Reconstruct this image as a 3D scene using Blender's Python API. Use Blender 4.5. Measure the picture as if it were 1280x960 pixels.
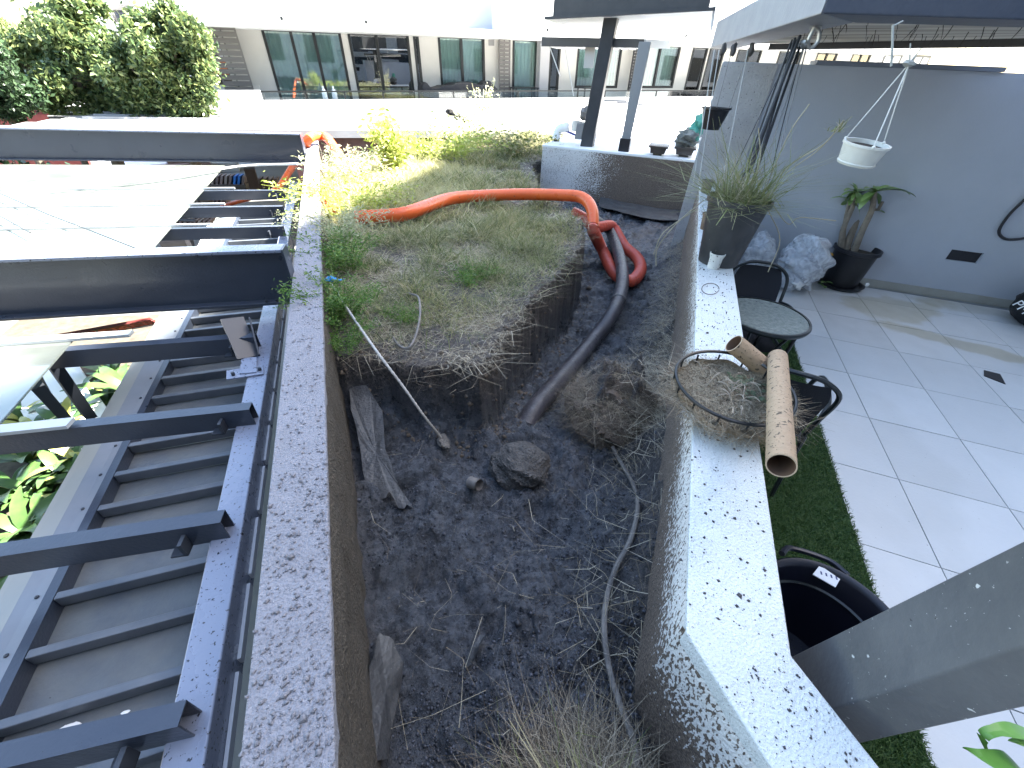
import bpy, math, random
import numpy as np
from mathutils import Matrix, Vector
random.seed(7)
RNG = np.random.default_rng(7)
rad = math.radians
for o in list(bpy.data.objects): bpy.data.objects.remove(o)
SC = bpy.context.scene
COL = SC.collection

# ------------------------------------------------------------------ camera
F, CAMZ = 504.0, 1.05
_n = np.array([606-640, 1130-480, F]); _n /= np.linalg.norm(_n)
_up = -_n
_v = np.array([395-640, 77-480, F]); _v /= np.linalg.norm(_v)
_Y = _v-(_v@_up)*_up; _Y /= np.linalg.norm(_Y)
RM = np.array([np.cross(_Y, _up), _Y, _up])
cd = bpy.data.cameras.new('camera'); cam = bpy.data.objects.new('camera', cd); COL.objects.link(cam)
cd.sensor_width = 36; cd.lens = F/1280*36; cd.clip_start = .02; cd.clip_end = 800
cam.matrix_world = Matrix(((RM[0,0], -RM[0,1], -RM[0,2], 0), (RM[1,0], -RM[1,1], -RM[1,2], 0), (RM[2,0], -RM[2,1], -RM[2,2], CAMZ), (0,0,0,1)))
SC.camera = cam
SC.render.resolution_x, SC.render.resolution_y = 1024, 768
# ------------------------------------------------------------------ light
SUN_AZ, SUN_EL = -6.0, 46.0
wd = bpy.data.worlds.new('World'); SC.world = wd; wd.use_nodes = True
nt = wd.node_tree; bg = nt.nodes['Background']
sky = nt.nodes.new('ShaderNodeTexSky'); sky.sky_type = 'NISHITA'; sky.sun_disc = False
sky.sun_elevation = rad(SUN_EL); sky.sun_rotation = rad(90-SUN_AZ); sky.air_density = 1.3; sky.dust_density = 1.8; sky.ozone_density = .5
nt.links.new(sky.outputs[0], bg.inputs[0]); bg.inputs[1].default_value = 0.078
sl = bpy.data.lights.new('sun', 'SUN'); sun = bpy.data.objects.new('sun', sl); COL.objects.link(sun)
sl.energy = 5.0; sl.angle = rad(.55); sl.color = (1, .95, .86)
S = Vector((math.cos(rad(SUN_EL))*math.cos(rad(SUN_AZ)), math.cos(rad(SUN_EL))*math.sin(rad(SUN_AZ)), math.sin(rad(SUN_EL))))
sun.rotation_euler = S.to_track_quat('Z', 'Y').to_euler(); sun.location = (0, 0, 30)
vs = SC.view_settings; vs.view_transform = 'Standard'; vs.look = 'None'; vs.exposure = 3.55; vs.gamma = 1; vs.use_curve_mapping = False
SC.cycles.max_bounces = 7; SC.cycles.transparent_max_bounces = 12; SC.cycles.sample_clamp_indirect = 4

# ------------------------------------------------------------------ geometry on real planes
CP = np.array([0, 0, CAMZ])
def ray(u, v): return RM @ np.array([u-640, v-480, F], float)
def W(u, v, z):
    r = ray(u, v); return CP+r*((z-CAMZ)/r[2])
def WP(u, v, p0, n):
    r = ray(u, v); return CP+r*(np.dot(np.asarray(p0)-CP, n)/np.dot(r, n))
def AT(u, v, rho):
    r = ray(u, v); return CP+r*(rho/math.hypot(r[0], r[1]))
E1 = np.array([.743, -.669, 0]); E2 = np.array([.669, .743, 0])
def T(a, b, z=0): return E1*a+E2*b+np.array([0, 0, z])

# ------------------------------------------------------------------ numpy noise
def _h(ix, iy, s):
    n = (ix.astype(np.int64)*374761393+iy.astype(np.int64)*668265263+s*1442695041) & 0x7fffffff
    n = (n ^ (n >> 13))*1274126177 & 0x7fffffff
    return ((n ^ (n >> 16)) & 0xffff)/65535.0
def vn(x, y, s=0):
    x = np.asarray(x, float); y = np.asarray(y, float)
    ix = np.floor(x); iy = np.floor(y); fx = x-ix; fy = y-iy
    fx = fx*fx*(3-2*fx); fy = fy*fy*(3-2*fy); ix = ix.astype(np.int64); iy = iy.astype(np.int64)
    return (_h(ix,iy,s)*(1-fx)+_h(ix+1,iy,s)*fx)*(1-fy)+(_h(ix,iy+1,s)*(1-fx)+_h(ix+1,iy+1,s)*fx)*fy
def fbm(x, y, s=0, o=4):
    a, t, v = .5, 0, 0
    for i in range(o):
        v = v+a*(vn(x*2**i, y*2**i, s+i*17)-.5); a *= .5
    return v

# ------------------------------------------------------------------ materials
MATS = {}
def col4(c): return (c[0], c[1], c[2], 1)
def mat(name, c, rough=.6, metal=0, c2=None, nscale=6, namt=.5, bump=0, bscale=60, specks=None, spec=.5, rvar=0, stretch=None, trans=0, isl=None, ior=1.45, coat=0):
    """c base, c2 large soft variation, specks = [(colour, scale, threshold)], isl = list of colours picked per island"""
    if name in MATS: return MATS[name]
    m = bpy.data.materials.new(name); m.use_nodes = True; MATS[name] = m
    N = m.node_tree.nodes; L = m.node_tree.links; b = N['Principled BSDF']
    b.inputs['Roughness'].default_value = rough; b.inputs['Metallic'].default_value = metal
    b.inputs['Specular IOR Level'].default_value = spec; b.inputs['IOR'].default_value = ior
    if trans: b.inputs['Transmission Weight'].default_value = trans
    if coat: b.inputs['Coat Weight'].default_value = coat; b.inputs['Coat Roughness'].default_value = .15
    tc = N.new('ShaderNodeTexCoord'); mp = N.new('ShaderNodeMapping'); L.new(tc.outputs['Object'], mp.inputs[0])
    if stretch: mp.inputs['Scale'].default_value = stretch
    V = mp.outputs[0]
    cur = None
    if isl:
        g = N.new('ShaderNodeNewGeometry'); r = N.new('ShaderNodeValToRGB'); L.new(g.outputs['Random Per Island'], r.inputs[0])
        el = r.color_ramp.elements
        while len(el) < len(isl): el.new(.5)
        for i, cc in enumerate(isl): el[i].position = i/(len(isl)-1); el[i].color = col4(cc)
        cur = r.outputs[0]
    elif c2 is not None:
        n = N.new('ShaderNodeTexNoise'); n.inputs['Scale'].default_value = nscale; n.inputs['Detail'].default_value = 6; n.inputs['Roughness'].default_value = .65
        L.new(V, n.inputs['Vector'])
        r = N.new('ShaderNodeValToRGB'); r.color_ramp.elements[0].position = .5-namt*.3; r.color_ramp.elements[1].position = .5+namt*.3
        r.color_ramp.elements[0].color = col4(c); r.color_ramp.elements[1].color = col4(c2)
        L.new(n.outputs['Fac'], r.inputs[0]); cur = r.outputs[0]
    for (sc_, scale, th) in (specks or []):
        vo = N.new('ShaderNodeTexNoise'); vo.inputs['Scale'].default_value = scale; vo.inputs['Detail'].default_value = 3; vo.inputs['Roughness'].default_value = .6
        L.new(V, vo.inputs['Vector'])
        r = N.new('ShaderNodeMapRange'); r.inputs[1].default_value = th; r.inputs[2].default_value = th+.02
        L.new(vo.outputs['Fac'], r.inputs[0])
        mx = N.new('ShaderNodeMix'); mx.data_type = 'RGBA'
        if cur is None: mx.inputs[6].default_value = col4(c)
        else: L.new(cur, mx.inputs[6])
        mx.inputs[7].default_value = col4(sc_); L.new(r.outputs[0], mx.inputs[0]); cur = mx.outputs[2]
    if cur is None: b.inputs['Base Color'].default_value = col4(c)
    else: L.new(cur, b.inputs['Base Color'])
    if rvar:
        n = N.new('ShaderNodeTexNoise'); n.inputs['Scale'].default_value = nscale*2.3; n.inputs['Detail'].default_value = 4; L.new(V, n.inputs['Vector'])
        r = N.new('ShaderNodeMapRange'); r.inputs[1].default_value = .3; r.inputs[2].default_value = .7; r.inputs[3].default_value = max(.02, rough-rvar); r.inputs[4].default_value = min(1, rough+rvar)
        L.new(n.outputs['Fac'], r.inputs[0]); L.new(r.outputs[0], b.inputs['Roughness'])
    if bump:
        n = N.new('ShaderNodeTexNoise'); n.inputs['Scale'].default_value = bscale; n.inputs['Detail'].default_value = 5; L.new(V, n.inputs['Vector'])
        bp = N.new('ShaderNodeBump'); bp.inputs['Strength'].default_value = bump; bp.inputs['Distance'].default_value = .02
        L.new(n.outputs['Fac'], bp.inputs['Height']); L.new(bp.outputs[0], b.inputs['Normal'])
    return m
def leafmat(name, cols, rough=.5, tl=.35):
    m = mat(name, cols[0], rough, isl=cols)
    N = m.node_tree.nodes; L = m.node_tree.links; b = N['Principled BSDF']
    t = N.new('ShaderNodeBsdfTranslucent'); mx = N.new('ShaderNodeMixShader'); mx.inputs[0].default_value = tl
    src = [l for l in L if l.to_socket == b.inputs['Base Color']][0].from_socket
    L.new(src, t.inputs[0]); L.new(b.outputs[0], mx.inputs[1]); L.new(t.outputs[0], mx.inputs[2])
    L.new(mx.outputs[0], N['Material Output'].inputs[0]); return m
def glassmat(name, tint, f0=.12, rough=.02, dirt=0.0):
    if name in MATS: return MATS[name]
    m = bpy.data.materials.new(name); m.use_nodes = True; MATS[name] = m
    N = m.node_tree.nodes; L = m.node_tree.links; N.remove(N['Principled BSDF'])
    tr = N.new('ShaderNodeBsdfTransparent'); tr.inputs[0].default_value = col4(tint)
    gl = N.new('ShaderNodeBsdfGlossy'); gl.inputs['Roughness'].default_value = rough; gl.inputs[0].default_value = (1,1,1,1)
    lw = N.new('ShaderNodeLayerWeight'); lw.inputs[0].default_value = .35
    mr = N.new('ShaderNodeMapRange'); mr.inputs[3].default_value = f0; mr.inputs[4].default_value = 1
    L.new(lw.outputs['Fresnel'], mr.inputs[0])
    mx = N.new('ShaderNodeMixShader'); L.new(mr.outputs[0], mx.inputs[0]); L.new(tr.outputs[0], mx.inputs[1]); L.new(gl.outputs[0], mx.inputs[2])
    out = mx.outputs[0]
    if dirt:
        df = N.new('ShaderNodeBsdfDiffuse'); df.inputs[0].default_value = (.55, .6, .55, 1)
        n = N.new('ShaderNodeTexNoise'); n.inputs['Scale'].default_value = 2.2; n.inputs['Detail'].default_value = 7
        tc = N.new('ShaderNodeTexCoord'); L.new(tc.outputs['Object'], n.inputs['Vector'])
        r = N.new('ShaderNodeMapRange'); r.inputs[1].default_value = .35; r.inputs[2].default_value = .7; r.inputs[3].default_value = dirt*.45; r.inputs[4].default_value = dirt
        L.new(n.outputs['Fac'], r.inputs[0]); m2 = N.new('ShaderNodeMixShader'); L.new(r.outputs[0], m2.inputs[0]); L.new(out, m2.inputs[1]); L.new(df.outputs[0], m2.inputs[2]); out = m2.outputs[0]
    L.new(out, N['Material Output'].inputs[0]); return m

# ------------------------------------------------------------------ mesh builder
class MB:
    def __init__(s): s.v = []; s.f = []; s.sm = False
    def add(s, vs, fs):
        o = len(s.v); s.v += [tuple(map(float, p)) for p in vs]; s.f += [tuple(i+o for i in f) for f in fs]; return s
    def prism(s, bot, top):
        n = len(bot); s.add(list(bot)+list(top), [tuple(range(n))[::-1], tuple(range(n, 2*n))]+[(i, (i+1) % n, n+(i+1) % n, n+i) for i in range(n)]); return s
    def poly(s, pts, z0, z1): return s.prism([(p[0], p[1], z0) for p in pts], [(p[0], p[1], z1) for p in pts])
    def box(s, a, b): return s.poly([(a[0], a[1]), (b[0], a[1]), (b[0], b[1]), (a[0], b[1])], a[2], b[2])
    def bar(s, a, b, w, h, up=(0, 0, 1), bev=0):
        a = np.array(a, float); b = np.array(b, float); d = (b-a)/np.linalg.norm(b-a); up = np.array(up, float)
        x = np.cross(d, up); x /= np.linalg.norm(x); y = np.cross(x, d)
        e = min(w, h)*bev
        if bev: c = [(-w/2+e, -h/2), (w/2-e, -h/2), (w/2, -h/2+e), (w/2, h/2-e), (w/2-e, h/2), (-w/2+e, h/2), (-w/2, h/2-e), (-w/2, -h/2+e)]
        else: c = [(-w/2, -h/2), (w/2, -h/2), (w/2, h/2), (-w/2, h/2)]
        return s.prism([a+x*p+y*q for p, q in c], [b+x*p+y*q for p, q in c])
    def tube(s, pts, r, n=8, caps=True, close=False):
        P = [np.array(p, float) for p in pts]; m = len(P); R = r if hasattr(r, '__len__') else [r]*m
        prev = None; rings = []
        for i, p in enumerate(P):
            if close: d = P[(i+1) % m]-P[i-1]
            else: d = P[min(i+1, m-1)]-P[max(i-1, 0)]
            d = d/(np.linalg.norm(d)+1e-9)
            if prev is None:
                u = np.cross(d, [0, 0, 1]); u = u if np.linalg.norm(u) > .05 else np.cross(d, [1, 0, 0])
            else: u = prev-(prev@d)*d
            u = u/np.linalg.norm(u); prev = u; w = np.cross(d, u)
            rings.append([p+R[i]*(math.cos(2*math.pi*k/n)*u+math.sin(2*math.pi*k/n)*w) for k in range(n)])
        o = len(s.v); s.v += [tuple(q) for g in rings for q in g]
        for i in range(m if close else m-1):
            j = (i+1) % m
            s.f += [(o+i*n+k, o+i*n+(k+1) % n, o+j*n+(k+1) % n, o+j*n+k) for k in range(n)]
        if caps and not close: s.f += [tuple(o+k for k in range(n))[::-1], tuple(o+(m-1)*n+k for k in range(n))]
        s.sm = True; return s
    def lathe(s, c, prof, n=28, M=None, a0=0, a1=2*math.pi):
        """prof = [(r,z)...]; M optional 3x3 tilt"""
        full = abs(a1-a0-2*math.pi) < 1e-6; k = n if full else n+1; o = len(s.v); c = np.array(c, float)
        for (r, z) in prof:
            for i in range(k):
                a = a0+(a1-a0)*i/n; p = np.array([r*math.cos(a), r*math.sin(a), z])
                if M is not None: p = M@p
                s.v.append(tuple(c+p))
        for j in range(len(prof)-1):
            for i in range(n):
                s.f.append((o+j*k+i, o+j*k+(i+1) % k, o+(j+1)*k+(i+1) % k, o+(j+1)*k+i))
        s.sm = True; return s
    def blob(s, c, r, n=3, amp=.25, sc=2.0, seed=1, squash=(1, 1, 1)):
        o = len(s.v); nu, nv_ = 6*n, 4*n; c = np.array(c, float)
        for j in range(nv_+1):
            for i in range(nu):
                th = math.pi*j/nv_; ph = 2*math.pi*i/nu; d = np.array([math.sin(th)*math.cos(ph), math.sin(th)*math.sin(ph), math.cos(th)])
                k = 1+amp*2*float(fbm(np.array(d[0]*sc+d[2]*1.3*sc+seed), np.array(d[1]*sc-d[2]*.8*sc+seed*3.1), seed))
                s.v.append(tuple(c+d*k*r*np.array(squash)))
        for j in range(nv_):
            for i in range(nu): s.f.append((o+j*nu+i, o+(j+1)*nu+i, o+(j+1)*nu+(i+1) % nu, o+j*nu+(i+1) % nu))
        s.sm = True; return s
    def xf(s, R_, t=(0, 0, 0)):
        s.v = [tuple(np.asarray(R_)@np.array(p)+np.array(t)) for p in s.v]; return s

ORG = {}
def thing(name, label, cat, loc=(0, 0, 0), group=None, M=None):
    o = bpy.data.objects.new(name, None); COL.objects.link(o); o.empty_display_size = .1
    if M is not None: o.matrix_world = M; ORG[o] = np.zeros(3)
    else: o.location = tuple(map(float, loc)); ORG[o] = np.array(loc, float)
    o['label'] = label; o['category'] = cat
    if group: o['group'] = group
    return o
def mesh(name, mb, m, smooth=None):
    me = bpy.data.meshes.new(name); me.from_pydata(mb.v, [], mb.f); me.validate(); 
    if smooth if smooth is not None else mb.sm: me.polygons.foreach_set('use_smooth', [True]*len(me.polygons)); me.set_sharp_from_angle(angle=rad(38))
    me.materials.append(m); me.update(); return me
def part(name, mb, m, parent, smooth=None, kind=None, label=None, bevel=0):
    org = ORG[parent]; mb.v = [tuple(np.array(p)-org) for p in mb.v]
    me = mesh(name, mb, m, smooth); o = bpy.data.objects.new(name, me); COL.objects.link(o); o.parent = parent; ORG[o] = org
    if kind: o['kind'] = kind
    if label: o['label'] = label
    if bevel: bv(o, bevel)
    return o
def bv(o, w):
    b = o.modifiers.new('b', 'BEVEL'); b.width = w; b.segments = 2; b.limit_method = 'ANGLE'; b.angle_limit = rad(40)
    o.data.polygons.foreach_set('use_smooth', [True]*len(o.data.polygons))
    n = o.modifiers.new('n', 'WEIGHTED_NORMAL'); n.keep_sharp = True
def single(name, mb, m, label=None, cat=None, group=None, kind=None, smooth=None, bevel=0):
    c = np.mean(np.array(mb.v), 0); zmin = min(p[2] for p in mb.v); org = np.array([c[0], c[1], zmin])
    mb.v = [tuple(np.array(p)-org) for p in mb.v]
    o = bpy.data.objects.new(name, mesh(name, mb, m, smooth)); COL.objects.link(o); o.location = org; ORG[o] = org
    if label: o['label'] = label
    if cat: o['category'] = cat
    if group: o['group'] = group
    if kind: o['kind'] = kind
    if bevel: bv(o, bevel)
    return o
def npobj(name, V, Fc, m, smooth=False):
    """fast mesh from numpy: Fc (n,k) uniform polygons"""
    me = bpy.data.meshes.new(name); k = Fc.shape[1]
    me.vertices.add(len(V)); me.vertices.foreach_set('co', V.astype(np.float32).ravel())
    me.loops.add(Fc.size); me.loops.foreach_set('vertex_index', Fc.astype(np.int32).ravel())
    me.polygons.add(len(Fc)); me.polygons.foreach_set('loop_start', np.arange(0, Fc.size, k, dtype=np.int32)); me.polygons.foreach_set('loop_total', np.full(len(Fc), k, np.int32))
    if smooth: me.polygons.foreach_set('use_smooth', [True]*len(Fc))
    me.materials.append(m); me.update(calc_edges=True)
    o = bpy.data.objects.new(name, me); COL.objects.link(o); return o
def catmull(pts, k=8):
    P = [np.array(p, float) for p in pts]; P = [2*P[0]-P[1]]+P+[2*P[-1]-P[-2]]; out = []
    for i in range(1, len(P)-2):
        for j in range(k):
            t = j/k; a, b, c, d = P[i-1], P[i], P[i+1], P[i+2]
            out.append(.5*((2*b)+(-a+c)*t+(2*a-5*b+4*c-d)*t*t+(-a+3*b-3*c+d)*t**3))
    out.append(P[-2]); return out

# ---- palette
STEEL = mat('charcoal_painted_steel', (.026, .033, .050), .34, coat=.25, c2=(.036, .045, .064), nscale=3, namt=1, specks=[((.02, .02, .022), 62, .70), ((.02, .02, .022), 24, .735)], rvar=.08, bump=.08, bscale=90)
STEELTOP = mat('skylit_splashed_steel', (.15, .175, .235), .26, coat=.25, c2=(.18, .205, .27), nscale=3, namt=1, specks=[((.015, .015, .018), 80, .625), ((.02, .02, .02), 34, .68)], rvar=.08, bump=.1, bscale=90)  # same paint as STEEL; sky light on the tops put into the colour, mud specks real
DARKSTEEL = mat('dark_steel', (.03, .035, .045), .4)
BLACK = mat('black_plastic', (.012, .012, .015), .35, c2=(.02, .02, .023), bump=.05)
WHITEPAINT = mat('white_render', (.78, .78, .77), .75, c2=(.7, .7, .68), nscale=1.2, namt=1, bump=.05, bscale=80)

# ================================================================== STREET LEVEL
GZ = -3.2
g = single('ground', MB().add([(-400, -400, GZ), (400, -400, GZ), (400, 700, GZ), (-400, 700, GZ)], [(0, 1, 2, 3)]), mat('street_concrete', (.24, .235, .22), .85, c2=(.15, .15, .14), nscale=.6, namt=1, bump=.1, bscale=20), kind='structure')
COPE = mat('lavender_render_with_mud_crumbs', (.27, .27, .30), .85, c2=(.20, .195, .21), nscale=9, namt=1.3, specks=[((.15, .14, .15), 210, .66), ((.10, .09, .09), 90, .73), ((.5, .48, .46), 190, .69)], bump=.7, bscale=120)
COPEIN = mat('mud_stained_render', (.04, .032, .023), .8, c2=(.085, .07, .052), nscale=22, namt=1, specks=[((.20, .17, .13), 190, .64), ((.012, .01, .008), 90, .63)], bump=.8, bscale=90)

# ---- left parapet
lp = thing('parapet_wall', 'long straight grey lavender rendered wall with flat top left of the dug planter', 'wall', (-.3, 0, GZ))
def seg(y0, y1): return MB().poly([(-.383, y0), (-.215, y0), (-.215, y1), (-.383, y1)], -.06, 0)
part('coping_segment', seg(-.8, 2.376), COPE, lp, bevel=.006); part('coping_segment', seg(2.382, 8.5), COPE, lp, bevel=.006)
part('wall_body', MB().poly([(-.378, -.8), (-.222, -.8), (-.222, 8.5), (-.378, 8.5)], GZ, -.062), STEEL, lp)
# inner face: rough mud skin
def skin(p0, p1, z0, z1, nx, nz, amp, seed, out):
    mb = MB(); p0 = np.array(p0); p1 = np.array(p1); d = p1-p0; L = np.linalg.norm(d); out = np.array(out)
    uu = np.linspace(0, 1, nx); zz = np.linspace(z0, z1, nz); U, Z = np.meshgrid(uu, zz)
    D = amp*(fbm(U*L*9, Z*9, seed, 5)+.5)*np.clip((z1-Z)*12, 0, 1)*np.clip(U*L*14, 0, 1)*np.clip((1-U)*L*14, 0, 1)
    for j in range(nz):
        for i in range(nx):
            q = p0+d*U[j, i]+out*(D[j, i]+.004); mb.v.append((q[0], q[1], Z[j, i]))
    for j in range(nz-1):
        for i in range(nx-1): mb.f.append((j*nx+i, j*nx+i+1, (j+1)*nx+i+1, (j+1)*nx+i))
    mb.sm = True; return mb
part('inner_face', skin((-.222, -.8), (-.222, 8.45), -1.1, -.004, 900, 60, .030, 3, (1, 0)), COPEIN, lp)

# ---- right parapet
def splash_mat():
    m = mat('white_render_splashed_with_mud', (.60, .59, .56), .8, bump=.6, bscale=110)
    N = m.node_tree.nodes; L = m.node_tree.links; b = N['Principled BSDF']
    tc = N.new('ShaderNodeTexCoord'); mp = N.new('ShaderNodeMapping'); mp.inputs['Scale'].default_value = (1, 1, .45); L.new(tc.outputs['Object'], mp.inputs[0])
    sx = N.new('ShaderNodeSeparateXYZ'); L.new(tc.outputs['Object'], sx.inputs[0])
    n = N.new('ShaderNodeTexNoise'); n.inputs['Scale'].default_value = 115; n.inputs['Detail'].default_value = 5; L.new(mp.outputs[0], n.inputs[0])
    n2 = N.new('ShaderNodeTexNoise'); n2.inputs['Scale'].default_value = 2.2; n2.inputs['Detail'].default_value = 3; L.new(tc.outputs['Object'], n2.inputs[0])
    at = N.new('ShaderNodeAttribute'); at.attribute_name = 'mud'
    a = N.new('ShaderNodeMath'); a.operation = 'MULTIPLY_ADD'; L.new(n2.outputs['Fac'], a.inputs[0]); a.inputs[1].default_value = .25; L.new(at.outputs['Fac'], a.inputs[2])
    a2 = N.new('ShaderNodeMath'); a2.operation = 'ADD'; L.new(n.outputs['Fac'], a2.inputs[0]); L.new(a.outputs[0], a2.inputs[1])
    r = N.new('ShaderNodeMapRange'); r.inputs[1].default_value = 1.0; r.inputs[2].default_value = 1.04; L.new(a2.outputs[0], r.inputs[0])
    mx = N.new('ShaderNodeMix'); mx.data_type = 'RGBA'; mx.inputs[6].default_value = (.62, .60, .57, 1); L.new(r.outputs[0], mx.inputs[0])
    n3 = N.new('ShaderNodeTexNoise'); n3.inputs['Scale'].default_value = 130; L.new(tc.outputs['Object'], n3.inputs[0])
    rr = N.new('ShaderNodeValToRGB'); rr.color_ramp.elements[0].position = .35; rr.color_ramp.elements[1].position = .7; rr.color_ramp.elements[0].color = (.07, .052, .04, 1); rr.color_ramp.elements[1].color = (.2, .155, .12, 1); L.new(n3.outputs['Fac'], rr.inputs[0])
    L.new(rr.outputs[0], mx.inputs[7]); L.new(mx.outputs[2], b.inputs['Base Color']); return m
SPLASH = splash_mat()
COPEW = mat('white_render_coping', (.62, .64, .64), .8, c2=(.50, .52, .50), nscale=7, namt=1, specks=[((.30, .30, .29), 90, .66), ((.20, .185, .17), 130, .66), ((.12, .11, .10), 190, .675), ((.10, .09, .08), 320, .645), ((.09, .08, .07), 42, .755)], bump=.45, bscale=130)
PIN = [(.56, -.9), (.575, .21), tuple(T(.243, 6.3)[:2])]
POUT = [(.768, -.9), (.778, .084), tuple(T(.50, 6.3)[:2])]
rp = thing('parapet_wall', 'white rendered wall with speckled top between the dug planter and the patio, bending in the foreground', 'wall', (.66, .1, GZ))
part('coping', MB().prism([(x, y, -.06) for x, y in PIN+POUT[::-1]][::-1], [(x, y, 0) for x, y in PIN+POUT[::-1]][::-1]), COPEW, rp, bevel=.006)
inn = [(.566, -.9), (.581, .21), tuple(T(.249, 6.3)[:2])]; ou = [(.762, -.9), (.772, .09), tuple(T(.494, 6.3)[:2])]
part('wall_body', MB().prism([(x, y, GZ) for x, y in inn+ou[::-1]][::-1], [(x, y, -.062) for x, y in inn+ou[::-1]][::-1]), mat('outer_render', (.5, .51, .52), .8, c2=(.42, .43, .44)), rp)
def with_attr(o, fn):
    me = o.data; a = me.attributes.new('mud', 'FLOAT', 'POINT'); co = np.zeros(len(me.vertices)*3, np.float32); me.vertices.foreach_get('co', co); co = co.reshape(-1, 3)+np.array(ORG[o])
    a.data.foreach_set('value', fn(co).astype(np.float32)); return o
nz_ = [.743, -.669]
sk = skin(inn[1], inn[2], -1.15, -.004, 420, 40, .014, 11, (-.743, .669))
with_attr(part('inner_face', sk, SPLASH, rp), lambda c: .32+np.clip((-c[:, 2]-.03)*.95, 0, .5)+.045*np.clip(c[:, 1]-1.0, 0, 3)-.06*np.clip(1-(c[:, 1]-.2)/.6, 0, 1))
sk = skin((.566, -.9), (.5835, .226), -1.15, -.004, 60, 40, .012, 12, (-1, 0))
with_attr(part('inner_face', sk, SPLASH, rp), lambda c: .34+np.clip((-c[:, 2]-.16)*1.1, 0, .4))

# ---- back platform (white block at the far end of the planter)
bp_ = thing('planter_block', 'white rendered block with mud splashed front at the far end of the trench', 'wall', T(-1, 8.3, -1))
with_attr(part('front_face', skin(T(-2.55, 8.29)[:2], T(.9, 8.29)[:2], -1.2, -.004, 160, 40, .012, 5, (-.669, -.743)), SPLASH, bp_), lambda c: .30+.35*np.clip(((c@E1)+1.75)/1.0+(-c[:, 2])*.35, 0, 1)+.0*c[:, 2])
part('body', MB().poly([T(-2.55, 8.3), T(6, 8.3), T(6, 12.6), T(-2.55, 12.6)], -1.3, -.045), mat('white_block_render', (.66, .66, .65), .8, c2=(.55, .55, .54), specks=[((.1, .09, .08), 60, .68)]), bp_)
part('top_slab', MB().poly([T(-2.56, 8.28), T(6.02, 8.28), T(6.02, 12.62), T(-2.56, 12.62)], -.042, 0), WHITEPAINT, bp_, bevel=.008)

# ================================================================== PLANTER TERRAIN
GP = [W(u, v, -.22)[:2] for u, v in [(400, 452), (440, 452), (500, 458), (560, 462), (604, 470), (640, 418), (672, 378), (712, 335), (733, 306), (730, 276), (700, 250), (676, 234)]]
GP = [(-.6, 1.95)]+[tuple(p) for p in GP[1:]]+[(3.45, 7.75), tuple(T(-2.55, 12.4)[:2]), (5.2, 12.4), (2.95, 11.3), (1.3, 9.1), (.35, 7.5), (-.1, 7.7), (-.6, 7.7)]
GPA = np.array(GP)
def sdf(x, y):
    """>0 inside the grass bed"""
    P = GPA; n = len(P); d2 = np.full(np.shape(x), 1e9); ins = np.zeros(np.shape(x), bool)
    for i in range(n):
        a = P[i]; b = P[(i+1) % n]; e = b-a; wx, wy = x-a[0], y-a[1]
        t = np.clip((wx*e[0]+wy*e[1])/(e@e), 0, 1); d2 = np.minimum(d2, (wx-e[0]*t)**2+(wy-e[1]*t)**2)
        c = ((a[1] > y) != (b[1] > y)) & (x < (b[0]-a[0])*(y-a[1])/(b[1]-a[1]+1e-12)+a[0]); ins ^= c
    return np.where(ins, 1, -1)*np.sqrt(d2)
def xr(y): return np.where(y < .21, .57, .575+(y-.21)*.669/.743)
def clods(x, y, cell, s=0):
    """rounded lumps packed together, 0 in the cracks to 1 on top"""
    x = np.asarray(x, float)/cell+.35*fbm(x/cell*.6, y/cell*.6, s+3, 2)*2; y = np.asarray(y, float)/cell+.35*fbm(y*0+x*.6, y/cell*.6, s+8, 2)*2
    ix = np.floor(x).astype(np.int64); iy = np.floor(y).astype(np.int64); best = np.full(np.shape(x), 9.); hb = np.zeros(np.shape(x))
    for a in (-1, 0, 1):
        for b in (-1, 0, 1):
            jx, jy = ix+a, iy+b; d = (x-(jx+.15+.7*_h(jx, jy, s+1)))**2+(y-(jy+.15+.7*_h(jx, jy, s+2)))**2; hh = _h(jx, jy, s+4)
            k = d < best; best = np.where(k, d, best); hb = np.where(k, hh, hb)
    return np.sqrt(np.clip(1-best*.95, 0, 1))*(.35+.65*hb)
def bump2(x, y, cx, cy, r, p=2): return np.exp(-(((x-cx)**2+(y-cy)**2)/r**2)**(p/2))
NT = W(712, 1000, -.34)
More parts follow.
